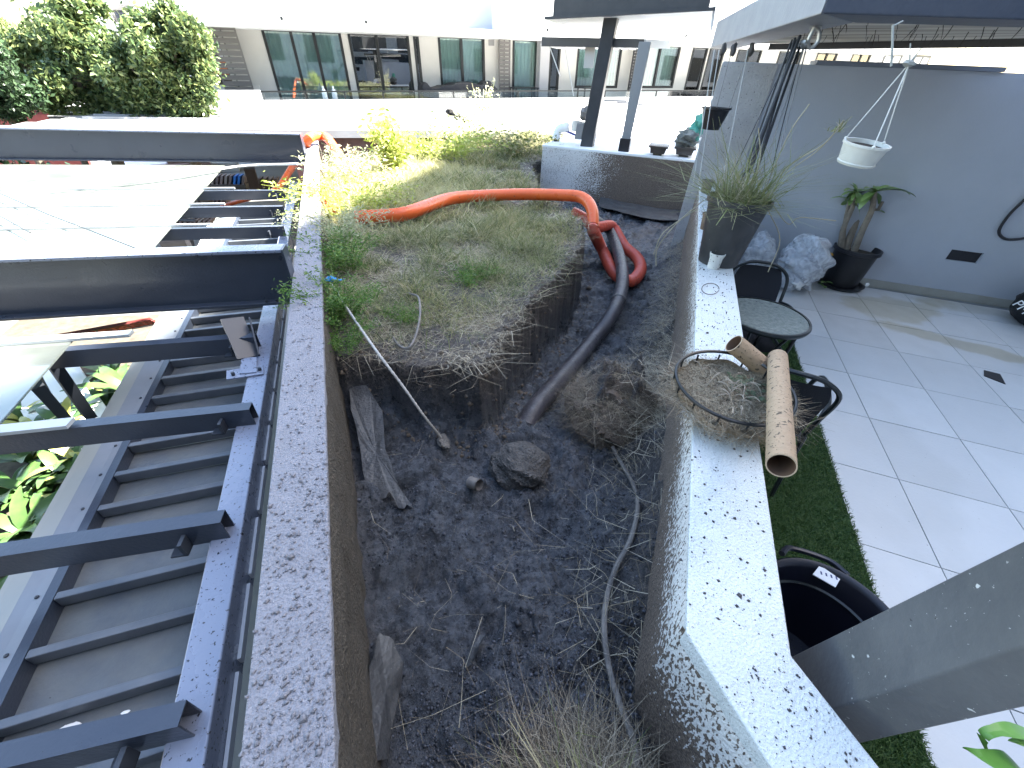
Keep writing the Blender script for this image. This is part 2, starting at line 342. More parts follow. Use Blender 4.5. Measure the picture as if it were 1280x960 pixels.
def ground(x, y, full=False):
    x = np.asarray(x, float); y = np.asarray(y, float)
    dr = (xr(y)-x)*.743; dl = x+.215
    m = -.60-.27*np.clip((x-.05+.42*(y-1.2))/1.7, 0, 1)
    lump = .15*fbm(x*2.6, y*2.6, 5, 3)+.13*fbm(x*7, y*7, 9, 3)+.055*clods(x, y, .095, 21)*np.clip(.55+2*fbm(x*2.2, y*2.2, 33, 2), .1, 1.2)+.020*clods(x, y, .034, 31)+.009*clods(x, y, .015, 39)-.045
    lump = np.where(y > 2.6, lump*.75, lump)
    m = m+lump+.05*(fbm(x*4.2, y*4.2, 15, 3) > .02)*np.clip((fbm(x*4.2, y*4.2, 15, 3)-.02)*9, 0, 1)
    bank = .30*np.exp(-np.clip(dr, 0, 9)/.13)*np.clip((y-.1)*2, .25, 1)+.10*np.exp(-np.clip(dl, 0, 9)/.07)
    m = m+bank+.34*bump2(x, y, 1.40, 1.66, .25, 5)*(1+1.3*fbm(x*9, y*9, 77, 4))
    m = m-.07*bump2(x, y, .42, 1.45, .14)-.06*bump2(x, y, .5, .95, .2)
    m = m+.07*bump2(x, y, .1, 1.2, .22)-.05*bump2(x, y, .05, .78, .16)
    tuft = bump2(x, y, NT[0], NT[1], .24, 3); m = m+.22*tuft
    s = sdf(x, y)+.14*fbm(x*4.5, y*4.5, 41, 4)+.06*fbm(x*17, y*17, 43, 2)
    m = m+.15*np.exp(-np.clip(-s, 0, 9)/.16)*np.clip((.62-x)/.12, 0, 1)*(y < 3.2)
    far = np.clip((y-7.3)/1.2, 0, 1)*np.clip((5.5-x)/2, 0, 1)
    lowz = m*(1-far)+(-1.6)*far
    gz = -.21-.02*np.clip(y-3, 0, 6)+.10*fbm(x*1.3, y*1.3, 61, 3)+.05*fbm(x*6, y*6, 63, 3)+.02*fbm(x*25, y*25, 65, 2)
    k = np.clip((s+.02)/.065, 0, 1); k = k*k*(3-2*k); kk = np.where(s < .10, k**.8, k)
    z = lowz*(1-kk)+gz*kk+.05*fbm(x*14, y*14, 81, 3)*4*kk*(1-kk)
    if not full: return z
    dry = np.maximum.reduce([np.clip(kk*1.1-.05, 0, .85), .75*np.exp(-np.clip(dr, 0, 9)/.22), .8*bump2(x, y, 1.40, 1.64, .30, 3), tuft, .5*np.exp(-np.clip(dl, 0, 9)/.05)])
    return z, dry, kk
def Gz(x, y): return float(ground(np.array([x]), np.array([y]))[0])
def terrain():
    ys = [-.55]
    while ys[-1] < 12.6: ys.append(ys[-1]+.0052*(1+.5*max(ys[-1], 0)))
    ys = np.array(ys); nx = 340
    t = np.linspace(0, 1, nx); Y = np.repeat(ys[:, None], nx, 1); right = np.minimum(xr(ys)+.02, 10)
    X = -.235+(right+.235)[:, None]*t[None, :]
    z, dry, kk = ground(X, Y, True)
    V = np.stack([X, Y, z], -1).reshape(-1, 3); ny = len(ys)
    i = (np.arange(ny-1)[:, None]*nx+np.arange(nx-1)[None, :]).ravel()
    o = npobj('planter_soil', V, np.stack([i, i+1, i+nx+1, i+nx], 1), soilmat(), True)
    a = o.data.attributes.new('dry', 'FLOAT', 'POINT'); a.data.foreach_set('value', dry.astype(np.float32).ravel())
    o['kind'] = 'structure'; return o
def soilmat():
    m = mat('wet_mud_and_dry_soil', (.05, .05, .06), .45)
    N = m.node_tree.nodes; L = m.node_tree.links; b = N['Principled BSDF']
    tc = N.new('ShaderNodeTexCoord'); at = N.new('ShaderNodeAttribute'); at.attribute_name = 'dry'
    def noise(s, d=6, r=.6):
        n = N.new('ShaderNodeTexNoise'); n.inputs['Scale'].default_value = s; n.inputs['Detail'].default_value = d; n.inputs['Roughness'].default_value = r; L.new(tc.outputs['Object'], n.inputs[0]); return n.outputs['Fac']
    def ramp(src, p0, c0, p1, c1):
        r = N.new('ShaderNodeValToRGB'); e = r.color_ramp.elements; e[0].position = p0; e[1].position = p1; e[0].color = col4(c0); e[1].color = col4(c1); L.new(src, r.inputs[0]); return r.outputs[0]
    def mix(f, a, c):
        x = N.new('ShaderNodeMix'); x.data_type = 'RGBA'; L.new(f, x.inputs[0]); L.new(a, x.inputs[6]); L.new(c, x.inputs[7]); return x.outputs[2]
    big = noise(4.5, 5); fine = noise(55, 8, .7); mid = noise(17, 6, .65)
    mud = mix(big, ramp(fine, .40, (.008, .009, .012), .62, (.070, .078, .092)), ramp(mid, .35, (.010, .012, .016), .62, (.125, .137, .158)))
    dry = ramp(fine, .40, (.018, .014, .011), .72, (.13, .10, .078))
    ad = N.new('ShaderNodeMath'); ad.operation = 'MULTIPLY_ADD'; L.new(mid, ad.inputs[0]); ad.inputs[1].default_value = .6; ad.inputs[2].default_value = -.3
    a2 = N.new('ShaderNodeMath'); a2.operation = 'ADD'; a2.use_clamp = True; L.new(ad.outputs[0], a2.inputs[0]); L.new(at.outputs['Fac'], a2.inputs[1])
    L.new(mix(a2.outputs[0], mud, dry), b.inputs['Base Color'])
    rr = N.new('ShaderNodeMapRange'); rr.inputs[1].default_value = .3; rr.inputs[2].default_value = .7; rr.inputs[3].default_value = .14; rr.inputs[4].default_value = .36; L.new(mid, rr.inputs[0])
    r2 = N.new('ShaderNodeMath'); r2.operation = 'MULTIPLY_ADD'; L.new(a2.outputs[0], r2.inputs[0]); r2.inputs[1].default_value = .45; L.new(rr.outputs[0], r2.inputs[2]); L.new(r2.outputs[0], b.inputs['Roughness'])
    bp = N.new('ShaderNodeBump'); bp.inputs['Strength'].default_value = 1; bp.inputs['Distance'].default_value = .016; L.new(noise(110, 8, .7), bp.inputs['Height'])
    L.new(bp.outputs[0], b.inputs['Normal']); return m
terrain()

# ---- blades (grass, straw, leaves) as real faces
def blades(name, px, py, pz, hgt, wid, lean, m, kind='stuff', bend=.5, seed=0, curl=1.0):
    r = np.random.default_rng(seed+5); n = len(px); a = r.uniform(0, 6.283, n); ln = lean*r.uniform(.3, 1.3, n)
    h = hgt*r.uniform(.45, 1.25, n); w = wid*r.uniform(.6, 1.3, n)
    dx, dy = np.cos(a), np.sin(a); a2 = a+r.uniform(-1, 1, n)*curl; ex, ey = np.cos(a2), np.sin(a2)
    fa = r.uniform(0, 6.283, n); wx, wy = np.cos(fa)*w/2, np.sin(fa)*w/2
    c = np.clip(1-ln*.6, .08, 1)
    p0 = np.stack([px, py, pz], 1); p1 = p0+np.stack([dx*ln*h*.45, dy*ln*h*.45, h*.5*c], 1)
    p2 = p1+np.stack([ex*ln*h*(.6+bend*.3), ey*ln*h*(.6+bend*.3), h*.5*c*(1-bend*np.minimum(ln, 1.2))], 1)
    wv = np.stack([wx, wy, w*0], 1)
    V = np.stack([p0-wv, p0+wv, p1+wv*.8, p1-wv*.8, p2+wv*.25, p2-wv*.25], 1).reshape(-1, 3)
    i = np.arange(n)*6; Fc = np.concatenate([np.stack([i, i+1, i+2, i+3], 1), np.stack([i+3, i+2, i+4, i+5], 1)])
    o = npobj(name, V, Fc, m); 
    if kind: o['kind'] = kind
    return o
GRASS = leafmat('grass_blades', [(.07, .10, .025), (.13, .17, .045), (.22, .23, .08), (.34, .30, .15), (.44, .38, .22), (.28, .28, .10)], .6)
GRASSG = leafmat('green_grass_blades', [(.05, .075, .02), (.09, .13, .035), (.17, .20, .07), (.26, .27, .12), (.36, .33, .18), (.46, .41, .27)], .6)
STRAW = leafmat('dry_straw', [(.11, .085, .055), (.24, .195, .13), (.38, .33, .23), (.52, .47, .36), (.20, .16, .11)], .7, .2)
STRAWD = leafmat('dull_straw', [(.06, .045, .03), (.12, .09, .06), (.2, .16, .11), (.36, .31, .23), (.08, .065, .045)], .8, .15)
GREENW = leafmat('green_weed_leaves', [(.05, .12, .02), (.08, .18, .03), (.14, .24, .05), (.2, .28, .07)], .5, .4)
LIMEW = leafmat('lime_weed_leaves', [(.24, .32, .05), (.34, .42, .08), (.45, .48, .14), (.3, .3, .12)], .5, .4)
def scatter(n, x0, x1, y0, y1, fn, seed=1):
    r = np.random.default_rng(seed); x = r.uniform(x0, x1, n); u = r.uniform(0, 1, n); y = y0*(y1/y0)**u if y0 > 0 else r.uniform(y0, y1, n)
    k = fn(x, y); q = r.uniform(0, 1, n) < k; return x[q], y[q]
# main grass: density falls off to soil near the cut edge
def dens(x, y):
    s = sdf(x, y); d = np.clip((s-.02)/.35, 0, 1)*(.12+.88*np.clip((fbm(x*3.1, y*3.1, 95, 3)+.14)*4, 0, 1))
    near = np.clip((y-1.9)/.9, .12, 1); return d*near
x, y = scatter(260000, -.2, 6.5, 1.9, 12.3, lambda x, y: dens(x, y)*(x < xr(y)), 3)
cn_ = np.clip((fbm(x*3.1, y*3.1, 95, 3)+.16)*3.2, 0, 1); gr_ = fbm(x*1.9, y*1.9, 97, 3) > -.02
for nm_, kk_, mm_ in (('grass', gr_, GRASSG), ('yellow_grass', ~gr_, GRASS)):
    X_, Y_, C_ = x[kk_], y[kk_], cn_[kk_]; blades(nm_, X_, Y_, ground(X_, Y_)-.005, .105*(1+.07*Y_)*(.35+1.25*C_), .0034*(1+.36*np.clip(Y_-2, 0, 9)), 1.1, mm_, seed=1)
x, y = scatter(210000, -.2, 6, 1.75, 11, lambda x, y: np.clip((sdf(x, y)-.015)/.12, 0, 1)*(.12+.88*(fbm(x*4, y*4, 93, 3) > .0)), 4)
blades('dry_grass', x, y, ground(x, y)-.003, .10, .0036*(1+.35*np.clip(y-2, 0, 9)), 2.0, STRAW, bend=.8, seed=2, curl=2)
# straw hanging on the cut edge and the right bank, on the clump and in the foreground
x, y = scatter(60000, -.2, 4.5, 1.2, 5.5, lambda x, y: ((sdf(x, y) > -.02) & (sdf(x, y) < .14))*.4, 6)
blades('dry_roots', x, y, ground(x, y),   .06, .0020, 2.2, STRAWD, bend=1.2, seed=3, curl=3)
def bankd(x, y): dr = (xr(y)-x)*.743; return (dr > 0)*(dr < .3)*np.exp(-dr/.12)*np.clip((y-.9)*1.3, .05, 1)
x, y = scatter(260000, .5, 4.8, .3, 4.6, bankd, 7)
blades('bank_straw', x, y, ground(x, y)-.002, .13, .0030, 1.7, STRAW, bend=.9, seed=4, curl=3)
cl = lambda x, y: bump2(x, y, 1.38, 1.66, .27, 3)
x, y = scatter(40000, 1.0, 1.9, 1.2, 2.1, lambda x, y: cl(x, y)*.15, 8)
blades('clump_roots', x, y, ground(x, y)-.004, .075, .0017, 2.2, STRAWD, bend=1, seed=5, curl=3)
r_ = np.random.default_rng(12); n = 5500; x = NT[0]+r_.normal(.02, .11, n); y = NT[1]+r_.normal(-.02, .07, n); q = (x < xr(y)-.02) & (x > -.2); x, y = x[q], y[q]
blades('foreground_dry_grass', x, y, ground(x, y)-.004, .062, .0021, 2.5, STRAWD, bend=.9, seed=6, curl=2)
n = 350; x = NT[0]-.02+r_.normal(0, .07, n); y = NT[1]-.05+r_.normal(0, .06, n)
blades('foreground_green_grass', x, y, ground(x, y)-.004, .13, .004, 1.3, GRASS, bend=.7, seed=61)
# loose straws over the mud
x, y = scatter(700, -.15, 2.2, .25, 3.4, lambda x, y: (sdf(x, y) < -.05)*.6*(x < xr(y)-.05), 9)
blades('loose_straw', x, y, ground(x, y)+.004, .09, .002, 3.0, STRAW, bend=1, seed=7, curl=1)
# clods and crumbs of mud
def crumbs(name, pts, size, m, seed):
    r = np.random.default_rng(seed); n = len(pts); oc = np.array([(1,0,0),(-1,0,0),(0,1,0),(0,-1,0),(0,0,1),(0,0,-.6)], float)
    f = np.array([(0,2,4),(2,1,4),(1,3,4),(3,0,4),(2,0,5),(1,2,5),(3,1,5),(0,3,5)])
    s = size*(.25+1.1*r.uniform(0, 1, n)**3)*(1+.8*(r.uniform(0, 1, n) > .96)); V = (oc[None]*s[:, None, None]*r.uniform(.6, 1.4, (n, 6, 1))); an = r.uniform(0, 6.28, n); c, s_ = np.cos(an), np.sin(an)
    V = np.stack([V[..., 0]*c[:, None]-V[..., 1]*s_[:, None], V[..., 0]*s_[:, None]+V[..., 1]*c[:, None], V[..., 2]], -1)+pts[:, None, :]
    Fc = (np.arange(n)[:, None, None]*6+f[None]).reshape(-1, 3); o = npobj(name, V.reshape(-1, 3), Fc, m); o['kind'] = 'stuff'; return o
MUDC = mat('mud_crumbs', (.035, .032, .034), .55, c2=(.08, .075, .08), nscale=30, bump=.5, bscale=200)
MUDL = mat('mud_clod', (.04, .045, .055), .6, isl=[(.012, .013, .017), (.03, .033, .042), (.075, .08, .10), (.02, .019, .019)])
SOILC = mat('soil_crumbs', (.07, .052, .038), .9, c2=(.15, .12, .09), nscale=20, bump=.5, bscale=200)
x, y = scatter(90000, -.2, 4.2, .1, 5.2, lambda x, y: (sdf(x, y) < 0)*(.15+.85*(fbm(x*3, y*3, 55, 3) > .0))*(x < xr(y)), 10)
crumbs('mud_clods', np.stack([x, y, ground(x, y)], 1), .0062, MUDL, 1)
n = 2600; yy = .1*(40**r_.uniform(0, 1, n)); xx = -.383+.168*r_.uniform(0, 1, n)**.8; crumbs('mud_crumbs_on_wall', np.stack([xx, yy, yy*0+.001], 1), .0048, COPE, 2)
n = 1500; a = .25+.25*r_.uniform(0.02, .98, n); b = .6+5.0*r_.uniform(0, 1, n)**1.15; pp = a[:, None]*E1+b[:, None]*E2; pp[:, 2] = .001; crumbs('mud_crumbs_on_coping', pp, .0042, MUDC, 3)
n = 420; pp = np.stack([r_.uniform(.58, .76, n), r_.uniform(-.4, .1, n), np.full(n, .001)], 1); crumbs('mud_crumbs_on_coping', pp, .003, MUDC, 4)
x, y = scatter(16000, -.2, 4.5, 1.5, 6, lambda x, y: (np.abs(sdf(x, y)) < .16)*.8, 14)
crumbs('soil_crumbs', np.stack([x, y, ground(x, y)], 1), .014, SOILC, 5)

# ================================================================== UNSEEN TOWER, ADDED TO THROW THE SHADE
def shade_tower():
    t = thing('shade_caster_tower', 'tall pale tower block added out of view on the right to throw the shade', 'building', (20, -6, GZ))
    # roof line runs parallel to the shade edge on the grass, L = h / tan(el)
    s = np.array([math.cos(rad(SUN_AZ)), math.sin(rad(SUN_AZ))]); L = 19.0; h = L*math.tan(rad(SUN_EL))-.2
    a = np.array([-.30, 4.30]); b = np.array([3.1, 9.9]); d = (b-a)/np.linalg.norm(b-a)
    p0 = a+s*L-d*26; p1 = b+s*L-d*.3; q = np.array([d[1], -d[0]])
    part('body', MB().poly([p0, p0+q*12, p1+q*12, p1][::1] if False else [p0, p0+q*12, p1+q*12, p1], GZ, h), mat('tower_render', (.34, .34, .34), .8, c2=(.3, .3, .31)), t)
    for k in range(5):
        for j in range(9):
            c = p0+d*(2+j*3.4)-q*.02; z = GZ+1.0+k*3.1
            part('window', MB().poly([c, c+d*1.8, c+d*1.8-q*.05, c-q*.05], z, z+1.6), mat('tower_glass', (.03, .04, .05), .08), t)
shade_tower()
def own_building():
    t = thing('apartment_building', 'pale apartment building directly behind the viewer, outside the view', 'building', (-4, -3, GZ))
    part('wall', MB().box((-26, -3.6, GZ), (60, -3.2, 7.5)), mat('own_building_render', (.42, .42, .42), .8, c2=(.36, .36, .36)), t)  # right-hand length added so the far windows reflect wall instead of bright horizon
    for k in range(22):
        for z in (-2.2, 1.0, 4.2): part('window', MB().box((-24+3.6*k, -3.19, z), (-22+3.6*k, -3.15, z+2.1)), mat('tower_glass', (0, 0, 0)), t)
own_building()

# ================================================================== PATIO
FZ = -.95
pf = single('patio_floor', MB().poly([T(.49, .2), T(9, .2), T(9, 6.25), T(.49, 6.25)], FZ-.3, FZ-.012), mat('grout', (.16, .16, .15), .9), kind='structure')
TILE = mat('pale_grey_floor_tile', (.36, .38, .395), .42, c2=(.32, .335, .34), nscale=2.0, namt=1, specks=[((.10, .09, .08), 48, .735), ((.12, .11, .10), 120, .76)], rvar=.12, bump=.04, bscale=50)
TILED = mat('stained_floor_tile', (.34, .345, .33), .5, c2=(.25, .245, .20), nscale=1.6, namt=.7, specks=[((.10, .09, .08), 60, .74)], rvar=.12)
TILES = [mat('pale_grey_floor_tile_%d' % k, tuple(x*f for x in (.54, .55, .55)), .42, c2=tuple(x*f for x in (.47, .475, .47)), nscale=1.7+k*.4, namt=1.2, specks=[((.10, .09, .08), 60, .715), ((.14, .13, .12), 140, .74)], rvar=.14, bump=.05, bscale=50) for k, f in enumerate((.96, 1.0, 1.03, .92))]
def stain(m, blobs):
    N = m.node_tree.nodes; L = m.node_tree.links; b = N['Principled BSDF']; src = b.inputs['Base Color'].links[0].from_socket
    tc = N.new('ShaderNodeTexCoord'); n = N.new('ShaderNodeTexNoise'); n.inputs['Scale'].default_value = 2.6; n.inputs['Detail'].default_value = 5; L.new(tc.outputs['Object'], n.inputs[0])
    for (c, ang, sx_, sy_, col, k) in blobs:
        sb = N.new('ShaderNodeVectorMath'); sb.operation = 'SUBTRACT'; L.new(tc.outputs['Object'], sb.inputs[0]); sb.inputs[1].default_value = tuple(c)
        mp = N.new('ShaderNodeMapping'); mp.vector_type = 'TEXTURE'; mp.inputs['Rotation'].default_value = (0, 0, ang); mp.inputs['Scale'].default_value = (sx_, sy_, 1); L.new(sb.outputs[0], mp.inputs[0])
        ln = N.new('ShaderNodeVectorMath'); ln.operation = 'LENGTH'; L.new(mp.outputs[0], ln.inputs[0])
        a = N.new('ShaderNodeMath'); a.operation = 'MULTIPLY_ADD'; L.new(n.outputs['Fac'], a.inputs[0]); a.inputs[1].default_value = 1.6; a.inputs[2].default_value = -.8
        ad = N.new('ShaderNodeMath'); ad.operation = 'ADD'; L.new(ln.outputs['Value'], ad.inputs[0]); L.new(a.outputs[0], ad.inputs[1])
        r = N.new('ShaderNodeMapRange'); r.inputs[1].default_value = 1.0; r.inputs[2].default_value = .75; r.inputs[3].default_value = 0; r.inputs[4].default_value = k; L.new(ad.outputs[0], r.inputs[0])
        mx = N.new('ShaderNodeMix'); mx.data_type = 'RGBA'; mx.blend_type = 'MULTIPLY'; mx.inputs[7].default_value = col4(col); L.new(r.outputs[0], mx.inputs[0]); L.new(src, mx.inputs[6]); src = mx.outputs[2]
    L.new(src, b.inputs['Base Color'])
_pfo = ORG[pf]; _c1 = W(1120, 385, FZ)-_pfo; _c2 = W(1200, 430, FZ)-_pfo; _c3 = W(1210, 385, FZ)-_pfo; _c4 = W(1090, 560, FZ)-_pfo
for m_ in TILES: m_['stained'] = 1; stain(m_, [((_c1[0], _c1[1], 0), -.2, .75, .34, (.80, .74, .60), .9), ((_c2[0], _c2[1], 0), -.95, 1.0, .16, (.78, .72, .58), .9), ((_c3[0], _c3[1], 0), -.7, .9, .18, (.86, .83, .75), .8), ((_c4[0], _c4[1], 0), .8, 1.2, .5, (.93, .93, .92), .7)])
TILEDS = [mat('stained_floor_tile_%d' % k, tuple(x*f for x in (.42, .42, .40)), .5, c2=tuple(x*f for x in (.31, .30, .25)), nscale=1.3+k*.5, namt=.8, specks=[((.10, .09, .08), 70, .72), ((.2, .18, .14), 12, .72)], rvar=.14) for k, f in enumerate((.97, 1.0, .92))]
a_ = [.50, 1.25]+[1.82+.575*k for k in range(9)]; b_ = [-1.34+.645*k for k in range(12)]+[6.2]
r_ = random.Random(5)
for i in range(len(a_)-1):
    for j in range(len(b_)-1):
        a0, a1, b0, b1 = a_[i]+.003, a_[i+1]-.003, b_[j]+.003, b_[j+1]-.003
        if b1-b0 < .05 or b0 < -1.4: continue
        dirty = (b0 > 4.3 and 1.5 < a0 < 4.2)
        mb = MB().poly([T(a0, b0), T(a1, b0), T(a1, b1), T(a0, b1)], FZ-.012, FZ+r_.uniform(-.001, .0005))
        tl = part('tile', mb, TILES[r_.randrange(4)], pf)
single('floor_grate', MB().poly([T(3.0, 4.30), T(3.12, 4.22), T(3.16, 4.40), T(3.05, 4.42)], FZ+.001, FZ+.006), BLACK, 'small dark square floor drain cover set in the pale patio tiles', 'drain')
turf_base = single('artificial_turf', MB().poly([T(.505, .2), T(1.42, .2), T(1.42, 5.0), T(.505, 5.0)], FZ+.002, FZ+.02), mat('turf_backing', (.012, .04, .008), .9), kind='structure')
n = 120000; rr = np.random.default_rng(4); a = rr.uniform(.505, 1.43, n); b = .2+4.8*rr.uniform(0, 1, n)**1.3; pp = a[:, None]*E1+b[:, None]*E2
blades('turf_pile', pp[:, 0], pp[:, 1], np.full(n, FZ+.018), .03, .0045, .7, leafmat('turf', [(.03, .07, .012), (.05, .10, .02), (.085, .14, .04), (.035, .075, .015)], .6, .2), seed=20)
# grey patio wall
GW0 = W(985, 343, FZ); GW1 = W(1260, 385, FZ); gd = (GW1-GW0)/np.linalg.norm(GW1-GW0); gn = np.array([-gd[1], gd[0], 0])
if gn @ E2 < 0: gn = -gn
wl = WP(905, 77, GW0, gn); wr = GW0+gd*7.0
ZT = 1.235
def gp(s, off=0, z=0): q = GW0+gd*s+gn*off; return np.array([q[0], q[1], z])
sl_ = (wl-GW0)@gd
gw = thing('patio_wall', 'tall smooth grey blue rendered wall closing the patio on its far side', 'wall', gp(1, .08, FZ))
GWM = mat('grey_blue_render', (.42, .445, .49), .75, c2=(.36, .385, .43), nscale=1.2, namt=1, specks=[((.09, .09, .09), 45, .77)], bump=.12, bscale=60)
# the wall body, with the vent opening left out
v0, v1 = (WP(1180, 326, GW0, gn)-GW0)@gd, (WP(1222, 328, GW0, gn)-GW0)@gd
vz0, vz1 = -.50, -.38
bd = MB()
def wseg(s0, s1, z0, z1): bd.poly([gp(s0), gp(s1), gp(s1, .16), gp(s0, .16)], z0, z1)
wseg(sl_, v0, GZ, ZT); wseg(v1, 7, GZ, ZT); wseg(v0, v1, GZ, vz0); wseg(v0, v1, vz1, ZT)
part('wall_face', bd, GWM, gw)
part('vent_recess', MB().poly([gp(v0, .03), gp(v1, .03), gp(v1, .1), gp(v0, .1)], vz0, vz1), BLACK, gw)
part('skirting', MB().poly([gp(-1.2, -.012), gp(6, -.012), gp(6, -.001), gp(-1.2, -.001)], FZ+.001, FZ+.1), mat('skirting_tile', (.34, .34, .31), .5, c2=(.29, .285, .25), nscale=3), gw)
part('top_flashing', MB().poly([gp(-.65, -.02), gp(.95, -.02), gp(.95, .3), gp(-.65, .3)], ZT+.002, ZT+.04), mat('flashing', (.17, .19, .23), .5), gw)
gl_ = thing('render_panel', 'rough grey mud speckled end of the patio wall beside the planter', 'wall', gp(sl_, 0, 0))
part('panel', MB().poly([gp(sl_-.012, -.012), gp(sl_+.55, -.012), gp(sl_+.55, -.001), gp(sl_-.012, -.001)], -1.0, ZT-.01), mat('speckled_render', (.36, .36, .36), .85, c2=(.44, .44, .44), nscale=4, specks=[((.06, .055, .05), 55, .66), ((.42, .42, .40), 80, .68)], bump=.5, bscale=60), gl_)

# ---- canopy over the patio: concrete frame with reed matting
K0 = W(1027, 17, 1.4); K1 = W(888, 60, 1.4); K2 = W(1280, 25, 1.4); K3 = K0+(K2-K0)*6
cn = thing('canopy', 'charcoal concrete framed canopy over the patio with reed matting in its opening', 'canopy', (K0[0], K0[1], 1.4))
FAS = mat('canopy_fascia', (.30, .31, .32), .6, c2=(.22, .23, .245), nscale=5, namt=1, specks=[((.5, .5, .5), 45, .75), ((.04, .04, .04), 60, .76)], bump=.15, bscale=40)
FASD = mat('canopy_fascia_dark', (.055, .065, .09), .5, c2=(.07, .08, .105), nscale=5, specks=[((.5, .5, .5), 25, .74)], bump=.25, bscale=30)
d1 = (K1-K0)/np.linalg.norm(K1-K0); d2 = (K3-K0)/np.linalg.norm(K3-K0); i1 = np.array([d1[1], -d1[0], 0]); i2 = np.array([-d2[1], d2[0], 0])
part('side_beam', MB().poly([K0+d1*.01, K0+d1*.42+d2*.35, K1+i1*.30, K1], 1.4, 1.66), FAS, cn, bevel=.01)
part('front_beam', MB().poly([K0, K3, K3+i2*.13, K0+d1*.40+d2*.35], 1.4, 1.72), FASD, cn, bevel=.01)
f0 = W(1000, 62, 1.4); f1 = W(1280, 59, 1.4); fd = (f1-f0)/np.linalg.norm(f1-f0)
part('rear_beam', MB().bar(f0-fd*.4+np.array([0, 0, .03]), f0+fd*4+np.array([0, 0, .03]), .06, .06), BLACK, cn)
# reeds
rd = MB(); rr = random.Random(3)
A0 = K0+d1*.30+d2*.2; B0 = f0-fd*.6
A1 = K0+d2*3.0+i2*.13; B1 = f0+fd*3.6
for i in range(170):
    t = (i+.5)/170; p = A0*(1-t)+B0*t; q = A1*(1-t)+B1*t
    p = p.copy(); q = q.copy(); p[2] = 1.475+rr.uniform(-.008, .008); q[2] = 1.475+rr.uniform(-.008, .008)
    rd.tube([p, (p+q)/2+np.array([0, 0, rr.uniform(-.012, .012)]), q], .0105*rr.uniform(.7, 1.2), 5, caps=False)
part('reed_matting', rd, mat('dry_reed', (.36, .33, .27), .7, isl=[(.25, .23, .2), (.5, .47, .42), (.66, .63, .57)]), cn, kind='stuff')
xb = MB()
for k in range(9):
    t = .06+.11*k; p = A0*(1-t)+A1*t; q = B0*(1-t)+B1*t; p[2] = q[2] = 1.494; xb.bar(p, q, .03, .012)
part('batten', xb, DARKSTEEL, cn, kind='stuff')
# solid deck above the frame (underside of the balcony over the patio, out of view)
part('roof_deck', MB().poly([K0+d2*2.6+i2*.2, K3+i2*.2, K3+i2*1.5, K0+d2*3.2+i2*1.2], 1.73, 1.80), FAS, cn)
# twigs caught in the matting
tw = MB()
for k in range(46):
    t = rr.uniform(.05, .55); s = rr.uniform(.1, .75); p = (A0*(1-t)+A1*t)*(1-s)+(B0*(1-t)+B1*t)*s; p[2] = 1.47
    q = p+np.array([rr.uniform(-.05, .05), rr.uniform(-.05, .05), -rr.uniform(.05, .15)]); tw.tube([p, (p+q)/2+np.array([.01, 0, 0]), q], [.003, .0025, .0012], 4)
o = single('twigs', tw, mat('dark_twig', (.03, .024, .02), .8), kind='stuff')

# ---- near post
def near_post():
    rb = [AT(990, 820, .93), AT(1045, 885, .85), AT(1075, 930, .885)]; rt = [AT(1280, 675, .93), AT(1280, 808, .85), AT(1280, 885, .885)]
    B_ = []; T_ = []
    for a, b in zip(rb, rt):
        k = (b-a)/(b[2]-a[2]); B_.append(a+k*(FZ-a[2])); T_.append(a+k*(1.39-a[2]))
    B_.append(B_[0]+B_[2]-B_[1]); T_.append(T_[0]+T_[2]-T_[1])
    t = thing('steel_post', 'thick charcoal square steel post with white flecks standing beside the bend of the white wall', 'post', B_[1])
    part('shaft', MB().prism(B_[::-1], T_[::-1]), mat('flecked_charcoal_steel', (.075, .078, .082), .42, c2=(.11, .112, .112), nscale=4, specks=[((.5, .5, .48), 48, .70), ((.4, .4, .38), 110, .70), ((.02, .02, .02), 40, .74)], rvar=.1, bump=.12, bscale=60), t, bevel=.004)
    part('base_plate', MB().poly([p+np.array([0, 0, 0])+(p-np.mean(B_, 0))*.4 for p in B_][::-1], FZ+.001, FZ+.012), DARKSTEEL, t)
near_post()

# ================================================================== LEFT STEEL FRAME
R1 = W(330, 480, -.25)[0]; R0 = W(297, 520, -.25)[0]-.005; ZR = -.25
rw = .004
rail = thing('steel_channel', 'long charcoal steel box section splashed with mud running beside the grey lavender wall', 'beam', (-.6, 1, ZR-.2))
part('box_section', MB().poly([(R0, -.5), (R1, -.5), (R1+.02, 6.6), (R0+.02, 6.6)], ZR-.16, ZR), STEELTOP, rail, bevel=.006)
